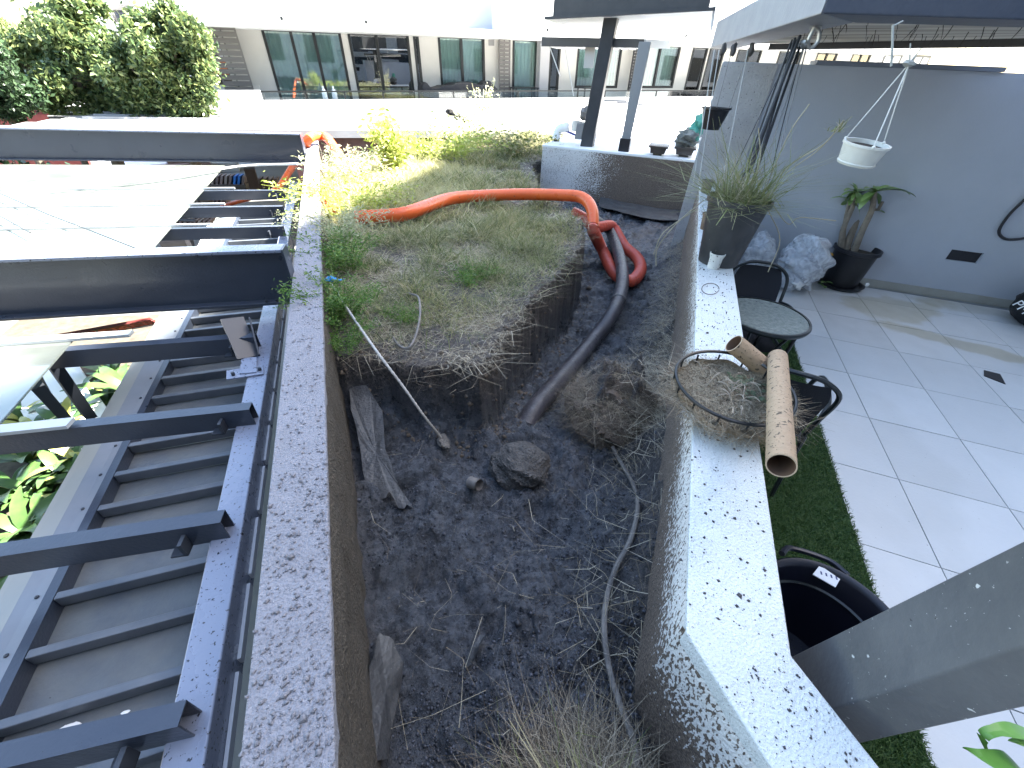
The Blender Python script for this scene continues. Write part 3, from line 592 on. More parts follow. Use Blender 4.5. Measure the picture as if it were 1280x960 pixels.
# slotted edge strip beside it
ss = MB()
for k in range(24): ss.box((R1+.004, -.4+k*.27, ZR-.13), (R1+.014, -.4+k*.27+.235, ZR-.10))
part('slotted_strip', ss, mat('pale_strip', (.4, .42, .45), .5), rail, kind='stuff')
TL = math.radians(-8.0); dX = np.array([-math.cos(TL), -math.sin(TL), 0])
purl = [((224, 909), 1), ((282, 652), 1), ((312, 512), 1), ((322, 421), 0), ((353, 283), 1), ((353, 258), 1), ((358, 238), 1)]
lab = ['nearest charcoal steel purlin at the bottom edge, its open end on the box section', 'second charcoal steel purlin from the foreground resting on the box section over the louvred deck', 'third charcoal steel purlin from the foreground carrying the near end of the glass roof', 'charcoal steel purlin just in front of the big deep beam', 'charcoal steel purlin first behind the big deep beam', 'middle of the three charcoal purlins behind the big deep beam', 'charcoal steel purlin farthest from the big deep beam']
for (px, e), lb in zip(purl, lab):
    p = W(px[0], px[1], -.16); p[0] = max(p[0], -.62) if e else -.60
    p = p+np.array([.0, .028, -.05])
    if px[1] > 640: p[0] = -.575
    t = thing('steel_purlin', lb, 'beam', (p[0], p[1], ZR), 'charcoal purlins of the glass roof frame')
    q = p+dX*9
    # open rectangular tube: four walls
    u = np.cross(dX, [0, 0, 1]); mb = MB()
    for sgn in (-1, 1): mb.bar(p+u*sgn*.0235, q+u*sgn*.0235, .004, .092)
    mb.bar(p+np.array([0, 0, .047]), q+np.array([0, 0, .047]), .051, .004); mb.bar(p-np.array([0, 0, .047]), q-np.array([0, 0, .047]), .051, .004)
    part('tube', mb, STEEL, t)
    c = p+dX*.11; part('angle_cleat', MB().poly([c-u*.03, c-u*.07, c+dX*.012-u*.07, c+dX*.012-u*.03], ZR, ZR+.06).poly([c-u*.03, c-u*.07, c+dX*.05-u*.07, c+dX*.05-u*.03], ZR+.001, ZR+.008), DARKSTEEL, t)
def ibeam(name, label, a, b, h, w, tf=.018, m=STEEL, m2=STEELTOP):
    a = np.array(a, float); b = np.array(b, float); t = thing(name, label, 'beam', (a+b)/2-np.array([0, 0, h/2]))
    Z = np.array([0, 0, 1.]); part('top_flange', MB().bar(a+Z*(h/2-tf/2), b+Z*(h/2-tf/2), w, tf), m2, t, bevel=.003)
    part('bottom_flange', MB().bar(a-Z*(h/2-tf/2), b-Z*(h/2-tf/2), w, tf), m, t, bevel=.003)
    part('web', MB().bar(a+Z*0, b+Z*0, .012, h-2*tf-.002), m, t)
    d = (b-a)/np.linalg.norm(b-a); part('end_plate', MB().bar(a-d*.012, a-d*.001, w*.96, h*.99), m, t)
    return t, d
pA = W(352, 304, .17); yA = pA[1]
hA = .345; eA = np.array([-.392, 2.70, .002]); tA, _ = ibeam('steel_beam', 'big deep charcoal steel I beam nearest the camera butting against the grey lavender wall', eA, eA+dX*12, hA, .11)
bo = MB()
for k in range(3):
    c = eA+dX*(.06+.06*k)+np.array([-.0, -.045, -hA/2+.012+.003]); bo.lathe(c, [(0, .02), (.008, .02), (.008, .0)], 8)
part('bolt', bo, DARKSTEEL, tA, kind='stuff')
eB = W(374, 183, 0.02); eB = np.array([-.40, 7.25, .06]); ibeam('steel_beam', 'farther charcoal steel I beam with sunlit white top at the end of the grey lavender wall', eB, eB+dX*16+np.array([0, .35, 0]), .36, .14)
# diagonal brace and splice plate in front of the big beam
br = thing('steel_brace', 'charcoal diagonal flat brace from the big beam down to the splice plate', 'beam', W(308, 450, ZR))
part('plate', MB().bar(W(290, 398, -.09)+np.array([0, 0, 0]), W(311, 447, ZR+.01), .11, .012, up=(0, .5, 1)), DARKSTEEL, br)
part('edge_flange', MB().bar(W(312, 398, -.09), W(324, 444, ZR+.01), .008, .05, up=(0, .5, 1)), DARKSTEEL, br)
sp = W(307, 466, ZR); pl = thing('splice_plate', 'bolted charcoal cross shaped plate on the box section below the brace', 'plate', sp)
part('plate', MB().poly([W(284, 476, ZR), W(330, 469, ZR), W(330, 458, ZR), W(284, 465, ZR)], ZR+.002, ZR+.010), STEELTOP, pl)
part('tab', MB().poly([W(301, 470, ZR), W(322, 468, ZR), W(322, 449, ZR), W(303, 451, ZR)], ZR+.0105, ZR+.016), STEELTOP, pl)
for px in ((292, 469), (325, 463)):
    part('bolt', MB().lathe(W(px[0], px[1], ZR+.01), [(0, .018), (.009, .018), (.009, 0)], 6), DARKSTEEL, pl, smooth=False)
# louvred deck, gutter and flashing
ZD = -.45
def dk(u, v, z=ZD): return W(u, v, z)
dck = thing('ribbed_deck', 'weathered grey metal deck divided by raised ribs below the purlins', 'roof', (-.95, 1.5, ZD))
DECKM = mat('weathered_deck', (.06, .07, .085), .5, c2=(.115, .12, .115), nscale=6, namt=.9, specks=[((.03, .03, .03), 60, .74), ((.6, .62, .62), 18, .80)], rvar=.15, bump=.15, bscale=60)
xl = -1.195
for u, v, k in ((208, 716, .012), (86, 910, .016), (56, 925, .008), (157, 890, .007), (262, 437, .010)):
    q = W(u, v, ZD-.045); part('bird_dropping', MB().blob((q[0], q[1], ZD-.046), k, 2, .6, 2, u, (1.6, .8, .12)), WHITEPAINT, dck)
part('gutter_kerb', MB().poly([(xl-.02, -.6), (xl+.012, -.6), (xl+.012, 6.2), (xl-.02, 6.2)], ZD-.05, ZD+.012), STEEL, dck)
yr = -.45; k = 0
rib_y = []
y = .02
while y < 6.1: rib_y.append(y); y += .187
for i, y in enumerate(rib_y):
    part('rib', MB().bar((xl+.014, y+.0, ZD-.012), (-.705, y-.02, ZD-.012), .028, .05), mat('rib_metal', (.07, .082, .10), .4, c2=(.11, .12, .135)), dck, bevel=.004)
    if i+1 < len(rib_y): part('panel', MB().poly([(xl+.013, y+.016), (-.702, y-.004), (-.702, y+.165), (xl+.013, y+.185)], ZD-.06, ZD-.048), DECKM, dck)
fl = thing('edge_flashing', 'wide smooth pale grey folded metal flashing along the outer edge of the ribbed deck', 'flashing', (-1.5, 2, ZD))
FLM = mat('flashing_metal', (.14, .16, .19), .42, c2=(.18, .195, .22), nscale=3, specks=[((.05, .05, .05), 50, .76)], rvar=.1)
FLM2 = mat('flashing_metal_pale', (.20, .22, .225), .5, c2=(.24, .25, .24), nscale=2, specks=[((.05, .05, .05), 50, .77)])
def lin(a, b, y): a = np.array(a); b = np.array(b); return a[0]+(b[0]-a[0])*(y-a[1])/(b[1]-a[1])
o0, o1 = (-1.40, 1), (-1.43, 3); m0, m1 = (-1.295, 1), (-1.33, 3)
Ys = (-.6, 6.2)
part('inner_fold', MB().prism([(lin(m0, m1, Ys[0]), Ys[0], ZD-.03), (xl-.021, Ys[0], ZD-.03), (xl-.021, Ys[1], ZD-.03), (lin(m0, m1, Ys[1]), Ys[1], ZD-.03)], [(lin(m0, m1, Ys[0]), Ys[0], ZD), (xl-.021, Ys[0], ZD+.008), (xl-.021, Ys[1], ZD+.008), (lin(m0, m1, Ys[1]), Ys[1], ZD)]), FLM, fl)
part('outer_fold', MB().prism([(lin(o0, o1, Ys[0]), Ys[0], ZD-.16), (lin(m0, m1, Ys[0])-.001, Ys[0], ZD-.16), (lin(m0, m1, Ys[1])-.001, Ys[1], ZD-.16), (lin(o0, o1, Ys[1]), Ys[1], ZD-.16)], [(lin(o0, o1, Ys[0]), Ys[0], ZD-.035), (lin(m0, m1, Ys[0])-.001, Ys[0], ZD-.001), (lin(m0, m1, Ys[1])-.001, Ys[1], ZD-.001), (lin(o0, o1, Ys[1]), Ys[1], ZD-.035)]), FLM2, fl)
rv = MB()
for y in rib_y: rv.lathe((xl-.045, y+.02, ZD+.006), [(0, .006), (.006, .004), (.007, 0)], 6)
part('rivet', rv, DARKSTEEL, fl, kind='stuff')
# glass roof
gr = thing('glass_roof', 'frosted grimy glass canopy panes resting on the charcoal purlins at the left', 'canopy', (-3, 3, -.12))
GLS = glassmat('dusty_canopy_glass', (.55, .68, .64), .10, .04, .22)
def gy(x, y): return y+(x+.6)*math.tan(TL)*1.0
bys = [1.64, 2.37, 2.80, 4.50, 5.20, 5.90, 7.2]
for i in range(len(bys)-1):
    if i == 1: continue
    for j in range(7):
        x0 = -1.46-1.02*j; x1 = x0-1.012; y0, y1 = bys[i]+.006, bys[i+1]-.006
        if i == 2: y0, y1 = 2.85, 4.49
        part('glass_pane', MB().prism([(x0, gy(x0, y0), -.160), (x0, gy(x0, y1), -.160), (x1, gy(x1, y1), -.160), (x1, gy(x1, y0), -.160)], [(x0, gy(x0, y0), -.151), (x0, gy(x0, y1), -.151), (x1, gy(x1, y1), -.151), (x1, gy(x1, y0), -.151)]), GLS, gr)
for y in (1.64, 2.37, 4.34, 5.05, 5.75):
    a = np.array([-.6, y, -.141])+dX*(.60 if y < 4 else .55); part('glazing_bar', MB().bar(a, a+dX*7.5, .052 if y < 3 else .022, .016), mat('aluminium_cap', (.36, .39, .4), .4, c2=(.42, .44, .44)), gr)
single('cable', MB().tube([W(-20, 233, -.09), W(60, 268, -.09), W(110, 287, -.09), W(171, 311, -.095)], .006, 6), BLACK, 'long thin black cable lying slantwise across the far glass panes', 'cable')
single('cable', MB().tube([W(-20, 259, -.09), W(38, 291, -.09)], .006, 6), BLACK, 'short thin black cable at the left edge of the far glass panes', 'cable')
# hanging struts below the glass
for k, (a, b, lb) in enumerate([((62, 448), (112, 520), 'right one of two dark struts hanging under the glass roof edge'), ((42, 478), (82, 523), 'left one of two dark struts hanging under the glass roof edge')]):
    t = thing('steel_strut', lb, 'beam', W(b[0], b[1], -.6), 'dark struts under the glass roof'); part('tube', MB().bar(W(a[0], a[1], -.235), W(b[0], b[1], -.75), .05, .06), DARKSTEEL, t)
cb = catmull([W(372, 205, -.02), W(300, 208, -.1), W(200, 222, -.1), W(60, 236, -.1)], 6)
single('conduit', MB().tube(cb, .014, 8), mat('white_conduit', (.7, .7, .68), .5), 'thin white pipe crossing above the glass roof to the end of the grey lavender wall', 'pipe')

# ================================================================== OPPOSITE APARTMENT BUILDING
bo = WP(325, 113.6, (0, 18.5, 0), (0, 1, 0)); az = rad(2.2)
bn = np.array([-math.sin(az), math.cos(az), 0]); b1 = WP(896, 112.5, bo, bn)
bx = (b1-bo)/np.linalg.norm(b1-bo); bz = np.array([0, 0, 1.])-bx*bx[2]; bz /= np.linalg.norm(bz); by = np.cross(bz, bx)
BM = Matrix(((bx[0], by[0], bz[0], bo[0]), (bx[1], by[1], bz[1], bo[1]), (bx[2], by[2], bz[2], bo[2]), (0, 0, 0, 1)))
BR = np.array([bx, by, bz])
def BL(u, v, y=0):
    """local x, z of a point seen on the building plane y"""
    r = BR@ray(u, v); c = BR@(CP-bo); t = (y-c[1])/r[1]; p = c+r*t; return p[0], p[2]
YW = 1.7
bd_ = thing('apartment_building', 'white modern apartment building opposite with black framed windows behind a long balcony', 'building', M=BM)
WR = mat('white_building_render', (.72, .72, .71), .75, c2=(.64, .64, .62), nscale=.5, namt=1)
WG = mat('cream_wall_panel', (.50, .49, .46), .75, c2=(.46, .45, .42), nscale=1)
SH = mat('shaded_white_render', (.40, .43, .50), .75)  # white render with the blue shade of the recess put into its colour
FR = mat('black_window_frame', (.012, .014, .015), .35)
PANE = glassmat('window_glass', (.74, .84, .82), .12, .01)
PANED = glassmat('dark_window_glass', (.35, .38, .38), .14, .01)
CURT = mat('pale_curtain', (.72, .75, .74), .9, c2=(.60, .64, .63), nscale=3)
DARKR = mat('dim_room', (.05, .045, .04), .9, c2=(.09, .08, .06), nscale=1.5)
def LB(x0, x1, y0, y1, z0, z1): return MB().box((x0, y0, z0), (x1, y1, z1))
zt = BL(560, 44, YW)[1]; zb = -1.05; zs = zt+.03
# slab / fascia
zf0 = BL(460, 39.5, -.15)[1]; zf1 = BL(460, 29.5, -.15)[1]
xl0 = BL(262, 60, YW)[0]
part('floor_slab', LB(xl0-1.0, 34, -.1, 8, zb-.5, zb-.06), WR, bd_)
part('upper_slab', LB(BL(200, 25, -.15)[0], 34, -.15, 8, zf0, zf1), WR, bd_, bevel=.01)
# upper storey: parapets and the recess
xa, xb_, xc = BL(539.5, 15, 0)[0], BL(540, 15, 1.2)[0], BL(620, 15, 1.2)[0]
part('upper_parapet', LB(BL(292, 10, .05)[0]+.012, xa, .05, .3, zf1+.002, zf1+1.2), WR, bd_)
part('upper_parapet', LB(BL(180, 10, .05)[0], BL(292, 10, .05)[0]-.012, .05, .3, zf1+.002, zf1+1.2), WR, bd_)
part('upper_recess', LB(xa+.002, xc, 1.2, 1.5, zf1+.002, zf1+3), SH, bd_)
cv = MB(); arc = []
x0 = BL(622, 15, .6)[0]
for k in range(9): a = math.pi*.5*k/8; arc.append((x0+1.3*(1-math.cos(a)), 1.2-1.1*math.sin(a)))
xe = BL(1000, 10, .1)[0]+6; pts = arc+[(xe, .1), (xe, .3)]+[(px+.16, py+.18) for px, py in arc[::-1]]
for i in range(len(arc)-1): cv.poly([arc[i], arc[i+1], (arc[i+1][0]+.05, arc[i+1][1]+.2), (arc[i][0]+.2, arc[i][1]+.05)], zf1+.002, zf1+1.3)
cv.box((arc[-1][0], .1, zf1+.002), (xe, .3, zf1+1.3)); part('upper_parapet', cv, WR, bd_)
part('upper_wall', LB(BL(180, 0, 1.6)[0], 34, 2.2, 2.4, zf1+.002, zf1+3.2), WR, bd_)
# back wall between openings
ops = []   # (x0,x1,ztop,zbottom)
def px(u, v=75, y=YW): return BL(u, v, y)[0]
zw = BL(740, 110, YW)[1]
# (left, right, bottom z, kind, mullions, name)
OP = [(336.5, 432, zb, 'w', [371.5, 399], 'window'), (440, 514, zb, 'd', [474.5], 'sliding_door'), (519, 526, zb, 'd', [], 'sidelight'),
      (549, 606, zb+.35, 'w', [577.5], 'window'), (640.5, 673.5, zb, 'w', [], 'glass_door'), (687, 700, zb, 'd', [], 'glass_door'),
      (721, 776, zw, 'w', [752], 'window'), (797, 848, zw, 'w', [823.5], 'window'), (863, 882, zb, 'd', [], 'glass_door'), (884, 903, zb, 'd', [], 'glass_door')]
ob = [(px(a), px(b), z, k, [px(m) for m in ms], nm) for a, b, z, k, ms, nm in OP]
xx = ob[-1][1]+.9
for k in range(6):   # the façade carries on behind the patio wall
    ob.append((xx, xx+1.7, zw+.3, 'w', [xx+.85], 'window')); xx += 3.0
wm = MB(); cur = xl0+.35
for (a, b, z0, k, ms, nm) in ob:
    if a > cur: part('wall_panel', MB().box((cur, YW, zb), (a-.001, YW+.2, zs)), WG, bd_)
    if z0 > zb: part('sill_panel', MB().box((a, YW, zb), (b-.001, YW+.2, z0)), WG, bd_)
    cur = b
wm.box((cur, YW, zb), (34, YW+.2, zs)); part('wall_panel', wm, WG, bd_)
part('soffit', LB(xl0, 34, -.1, YW+.3, zs+.002, max(zf0, zs+.06)-.002) if zf0 > zs+.01 else LB(xl0, 34, 0, YW+.3, zs+.001, zs+.02), WR, bd_)
for (a, b, z0, k, ms, nm) in ob:
    fw = .09; fm = MB(); y0, y1 = YW-.02, YW+.1
    fm.box((a, y0, zs-fw-.03), (b, y1, zs-.001)); fm.box((a, y0, z0), (b, y1, z0+fw))
    fm.box((a, y0+.001, z0+fw), (a+fw, y1, zs-fw-.03)); fm.box((b-fw, y0+.001, z0+fw), (b, y1, zs-fw-.03))
    for m_ in ms: fm.box((m_-fw*.55, y0+.002, z0+fw), (m_+fw*.55, y1, zs-fw-.03))
    w = part(nm, fm, FR, bd_)
    ed = [a+fw]+[x for m_ in ms for x in (m_-fw*.55, m_+fw*.55)]+[b-fw]
    for i in range(0, len(ed), 2): part('pane', LB(ed[i], ed[i+1], YW+.03, YW+.045, z0+fw, zs-fw-.03), PANE if k == 'w' else PANED, w)
    if k == 'w':
        cu = MB(); n = int((b-a)/.05); z1_ = zs-.05
        for i in range(n): 
            xA, xB = a+(b-a)*i/n, a+(b-a)*(i+1)/n; yA, yB = YW+.28+.035*math.sin(i*1.9), YW+.28+.035*math.sin((i+1)*1.9)
            cu.add([(xA, yA, z0-.1), (xB, yB, z0-.1), (xB, yB, z1_), (xA, yA, z1_)], [(0, 1, 2, 3)])
        cu.sm = True; part('curtain', cu, CURT, w)
    else: part('room', MB().box((a-.2, YW+1.6, z0-.1), (b+.2, YW+1.7, zs)), DARKR, w)
part('room_back', LB(xl0, 34, YW+3.0, YW+3.1, zb, zs), DARKR, bd_)
# vent grille, ceiling lamps
vx, vz = BL(614, 52, YW); part('wall_vent', LB(vx-.12, vx+.12, YW-.03, YW-.001, vz-.13, vz+.13), mat('vent_grey', (.22, .22, .22), .6), bd_)
for u, v in ((480, 43), (659.5, 49)):
    lx, lz = BL(u, v, .9); part('ceiling_lamp', MB().lathe((lx, .9, zs-.06), [(0, -.03), (.16, -.03), (.2, .02), (.2, .058)], 18), FR, bd_)
# downlight cameras on the fascia
for u, v in ((352, 23), (457.5, 27.5), (684, 37.5), (857, 45)):
    lx, lz = BL(u, v, -.16); part('fascia_stud', MB().lathe((lx, -.19, lz), [(0, .05), (.045, .04), (.05, -.03), (0, -.05)], 10), FR, bd_)
# slatted screens on the balcony
SLM = mat('grey_brown_slat', (.10, .095, .09), .6); SLK = mat('black_slat', (.02, .02, .022), .5)
def screen(u0, u1, y, n, m, label, z0=zb, z1=None, v=75):
    z1 = z1 or zs-.02; x0, x1 = BL(u0, v, y)[0], BL(u1, v, y)[0]
    t = thing('slatted_screen', label, 'screen', M=BM@Matrix.Translation((x0, y, z0)))
    w = x1-x0; h = z1-z0
    part('frame', MB().box((0, .001, 0), (.05, .07, h)).box((w-.05, .001, 0), (w, .07, h)).box((w*.5-.02, .05, 0), (w*.5+.02, .08, h)), m, t)
    me = None
    for i in range(n):
        z = h*(i+.5)/n
        if me is None: s_ = part('slat', MB().box((.05, 0, -h/n*.40), (w-.05, .045, h/n*.40)), m, t); me = s_
        else: s_ = me.copy(); COL.objects.link(s_); s_.parent = t
        s_.location = (0, 0, z)
screen(268.5, 306, 1.0, 17, SLM, 'tall grey brown slatted screen at the left end of the opposite balcony')
screen(624, 638, 1.3, 22, SLM, 'narrow grey slatted screen left of the glass door on the opposite balcony')
screen(791, 798.5, 1.3, 24, SLK, 'narrow black slatted screen between two windows of the opposite building')
part('grey_column', LB(px(675.5, 75, 1.2), px(687, 75, 1.2), 1.2, 1.6, zb, zs), mat('column_grey', (.30, .30, .31), .7), bd_)
# balcony parapet and rail
zp = BL(450, 124.5, 0)[1]; zpb = BL(450, 139, 0)[1]
xE = BL(900, 118, 0)[0]
part('balcony_parapet', LB(.0, 34, -.02, .16, zpb-.6, zp), mat('balcony_render', (.62, .63, .66), .7), bd_, bevel=.008)
part('end_parapet', LB(BL(246, 118, 0)[0], -.002, -.02, .16, zpb-.6, BL(290, 113, 0)[1]), mat('balcony_render', (.6, .6, .6)), bd_, bevel=.008)
part('inner_parapet', LB(BL(262, 110, 1.3)[0], px(322, 100, 1.3), 1.3, 1.45, zpb-.6, BL(290, 107, 1.3)[1]), WG, bd_)
rl = thing('balcony_railing', 'low black metal railing along the top of the opposite white balcony', 'railing', M=BM)
part('top_rail', LB(0, 34, .05, .10, -.045, 0), FR, rl)
xq = .06
for u in (326, 382, 431, 479, 524, 567, 608.5, 647.5, 722, 756, 820, 850, 885, 940):
    q = BL(u, 119, .07)[0]; part('baluster', LB(q-.025, q+.025, .055, .095, zp, -.045), FR, rl)
part('glass_panel', LB(.1, 34, .07, .08, zp+.03, -.05), glassmat('rail_glass', (.85, .9, .9), .05), rl)
# things on the balcony
tb = MB(); cx0 = BL(575, 118, .8)[0]
bl = thing('covered_furniture', 'low heap of garden furniture under a crumpled black cover on the opposite balcony', 'cover', M=BM@Matrix.Translation((BL(573, 118, .9)[0], .9, zb)))
cvv = MB(); nx, ny = 34, 10; hx = BL(620, 118, .9)[0]-BL(573, 118, .9)[0]
for j in range(ny):
    for i in range(nx):
        u = i/(nx-1)*2-1; v = j/(ny-1)*2-1
        prof = 1.08+.22*math.exp(-((u-.05)/.45)**2)+.20*math.exp(-((u+.85)/.08)**2)+.22*math.exp(-((u-.72)/.12)**2)
        cvv.v.append((u*hx, v*.55, (prof+.18*float(fbm(np.array(u*5.), np.array(v*3.), 3)))*(1 if abs(v) < .9 and abs(u) < .97 else .2)))
cvv.f = [(j*nx+i, j*nx+i+1, (j+1)*nx+i+1, (j+1)*nx+i) for j in range(ny-1) for i in range(nx-1)]
part('cover', cvv, mat('black_tarpaulin', (.015, .015, .018), .5, bump=.4, bscale=9), bl, smooth=True)
for u, lb in ((406, 'left clear bottle behind the opposite railing'), (418.5, 'right clear bottle behind the opposite railing')):
    x, z = BL(u, 120, .4); t = thing('bottle', lb, 'bottle', M=BM@Matrix.Translation((x, .4, zp-.12)))
    part('body', MB().lathe((0, 0, 0), [(0, 0), (.09, 0), (.09, .34), (.03, .43), (.03, .5), (0, .5)], 12), mat('clear_plastic', (.75, .78, .8), .2), t)
def balcony_set(u, lb):
    t = thing('outdoor_table', lb, 'table', M=BM@Matrix.Translation((BL(u, 118, .9)[0], .9, zb))); 
    part('top', MB().box((-.55, -.35, 1.08), (.55, .35, 1.12)), FR, t)
    for a in (-.5, .5):
        for b in (-.3, .3): part('leg', MB().box((a-.02, b-.02, 0), (a+.02, b+.02, 1.08)), FR, t)
balcony_set(655, 'black outdoor table behind the opposite railing by the glass door'); balcony_set(738, 'dark outdoor table behind the opposite railing under the small canopy')

# ---- building far left behind the trees
lb_ = thing('apartment_building', 'white apartment block partly hidden behind the trees with a recessed dark window', 'building', M=Matrix.Translation((float(WP(150, 60, (0, 26, 0), (0, 1, 0))[0]), 26, 0)))
O2 = ORG[lb_]; c0 = np.array([lb_.matrix_world.translation.x, 26, 0])
def L2(u, v, y=0): q = WP(u, v, (0, 26+y, 0), (0, 1, 0))-c0; return q[0], q[2]
wx0 = L2(117, 20)[0]; wx1 = L2(262, 60)[0]; ztop = L2(150, 0)[1]+2
oa, oz1 = L2(129, 3); ob_, oz0 = L2(186, 31)
ob2 = ob_+.1
for q0, q1 in (((wx0, 0, GZ), (oa-.001, .3, ztop)), ((ob2+.001, 0, GZ), (wx1+3, .3, ztop)), ((oa, 0, GZ), (ob2, .3, oz0)), ((oa, 0, oz1), (ob2, .3, ztop))): part('wall_panel', MB().box(q0, q1), WR, lb_)
part('side_wall', MB().box((wx0, .3, GZ), (wx0+.3, 12, ztop)), WR, lb_)
part('recess', MB().box((oa-.3, 1.2, oz0-.3), (ob2+.3, 1.4, oz1+.3)), mat('recess_grey', (.16, .16, .17), .8), lb_)
a, z1_ = L2(141, 12, 1.1); b, z0_ = L2(178, 30, 1.1)
w = part('window', MB().box((a, 1.1, z0_), (b, 1.18, z1_)), FR, lb_)
for s0, s1, mm in ((.03, .42, PANED), (.50, .62, WR), (.66, .97, PANED)): part('pane', MB().box((a+(b-a)*s0, 1.06, z0_+.05), (a+(b-a)*s1, 1.09, z1_-.05)), mat('dark_pane', (.02, .025, .04), .08) if mm is PANED else mm, w)
part('orange_panel', MB().box((L2(188, 8)[0], -.03, L2(188, 18)[1]), (L2(206, 8)[0], -.002, ztop)), mat('ochre_panel', (.55, .38, .16), .7), lb_)
for u0, u1, v0_, v1_, mm, nm in ((236, 266, 32, 44, 'dark_pane', 'window'), (258, 268, 56, 70, 'dark_pane', 'window')):
    A_ = L2(u0, v1_, -.05); B_ = L2(u1, v0_, -.05); part(nm, MB().box((A_[0], -.05, A_[1]), (B_[0], -.003, B_[1])), MATS['dark_pane'], lb_)
A_ = L2(252, 92, -1); B_ = L2(284, 74, -1)
part('awning', MB().prism([(A_[0], -1.0, A_[1]), (B_[0], -1.0, A_[1]), (B_[0], -.01, A_[1]), (A_[0], -.01, A_[1])], [(A_[0], -1.0, A_[1]+.25), (B_[0], -1.0, A_[1]+.25), (B_[0], -.01, B_[1]), (A_[0], -.01, B_[1])]), mat('orange_awning', (.50, .16, .06), .8), lb_)
A_ = L2(250, 105, -.06); B_ = L2(290, 93, -.06); part('doorway', MB().box((A_[0], -.06, A_[1]), (B_[0], -.004, B_[1])), DARKR, lb_)
rw_ = thing('boundary_wall', 'low dark red painted wall behind the trees on the far left', 'wall', (-18, 24, GZ)); P0 = WP(-40, 137, (0, 22, 0), (0, 1, 0)); P1 = WP(62, 112, (0, 22, 0), (0, 1, 0))
part('wall', MB().box((P0[0]-4, 22, GZ), (P1[0], 22.2, P1[2]-.25)), mat('red_paint', (.14, .025, .022), .8, c2=(.10, .02, .02)), rw_); part('cap', MB().box((P0[0]-4, 21.95, P1[2]-.248), (P1[0]+.05, 22.25, P1[2]-.16)), WR, rw_)

# ---- metal roof and white terrace roof between
ZRF = -.32
rf = thing('metal_roof', 'white ribbed metal roof in full sun below the opposite balcony', 'roof', (0, 15, ZRF))
yn = W(440, 163, ZRF)[1]; yf = W(440, 139.5, ZRF)[1]; xL = W(135, 140, ZRF)[0]; xR = 3.3
RFM = mat('white_roof_sheet', (.34, .35, .36), .5, c2=(.28, .28, .28), nscale=1.5)
nr = 8
for i in range(nr):
    y0, y1 = yn+(yf-yn)*i/nr, yn+(yf-yn)*(i+1)/nr
    part('roof_sheet', MB().box((xL-.9*(i < 5)*(1-i/5.), y0, ZRF-.03), (xR+(6.3-3.3)*0+.0, y1-.05, ZRF)).box((xL+.1, y1-.06, ZRF+.001), (xR, y1-.01, ZRF+.06)), RFM, rf)
part('roof_edge', MB().box((xL-1, yn-.05, ZRF-.16), (xR, yn-.002, ZRF+.01)), RFM, rf)
bw = thing('brown_wall', 'shaded brown wall with white scuffs under the edge of the metal roof', 'wall', (2, yn+.3, GZ))
part('wall', MB().box((-1.0, yn+.15, GZ), (5.2, yn+.3, ZRF-.035)), mat('brown_wall_paint', (.11, .065, .055), .85, c2=(.16, .11, .10), nscale=2.5, specks=[((.6, .58, .55), 4.2, .72)]), bw)
rf2 = thing('terrace_roof', 'plain white sunlit roof slab behind the grass bed and the white block', 'roof', (10, 15, ZRF))
c = [W(560, 161, ZRF), W(707, 156.5, ZRF)]
part('slab', MB().poly([(xR+.01, yn+.02), (16, yn-.1), (26, 13.0), (26, yf-.4), (xR+.01+2.2, yf)], ZRF-.2, ZRF+.02), WHITEPAINT, rf2)
up = MB(); pr = None
for k in range(24):
    u = 588+k*14; v = 139-9.5*math.sin(min(1, k/11)*math.pi/2)-(.5 if k > 11 else 0)
    q = WP(u, v, (0, 17.7, 0), (0, 1, 0)); 
    if pr is not None: up.prism([(pr[0], 17.7, ZRF+.021), (q[0], 17.7, ZRF+.021), (q[0], 17.9, ZRF+.021), (pr[0], 17.9, ZRF+.021)], [(pr[0], 17.7, max(pr[2], ZRF+.03)), (q[0], 17.7, max(q[2], ZRF+.03)), (q[0], 17.9, max(q[2], ZRF+.03)), (pr[0], 17.9, max(pr[2], ZRF+.03))])
    pr = q
part('curved_upstand', up, WHITEPAINT, rf2)
for u0, u1, v in ((755, 783, 125.5), (771, 795, 128.5), (796, 805, 131)):
    a = WP(u0, v, (0, 17.69, 0), (0, 1, 0)); b = WP(u1, v, (0, 17.69, 0), (0, 1, 0)); part('slot', MB().box((a[0], 17.66, a[2]-.03), (b[0], 17.69, a[2]+.03)), DARKSTEEL, rf2)
gt = MB()
for k in range(13): q = W(557+3.1*k, 137.8+1.5*k, ZRF+.03); gt.blob((q[0], q[1], ZRF+.03), .07+.03*(k % 3), 1, .3, 2, k)
o = single('leaf_litter', gt, mat('dark_litter', (.03, .028, .025), .9), kind='stuff')
# rafters to the left of the roof
pg = thing('rafter_frame', 'row of white topped dark rafters beyond the left end of the metal roof', 'pergola', (-7, 16, ZRF))
for (u0, u1, v) in ((86, 160, 132.6), (74, 145, 135.8), (60, 130, 140.3), (60, 115, 145)):
    a = W(u0, v, ZRF); b = W(u1, v+.6, ZRF); part('rafter', MB().bar(a-np.array([0, 0, .12]), b-np.array([0, 0, .12])+np.array([1.2, 0, 0]), .06, .22), DARKSTEEL, pg); part('rafter_cap', MB().bar(a, b+np.array([1.2, 0, 0]), .09, .02), RFM, pg)

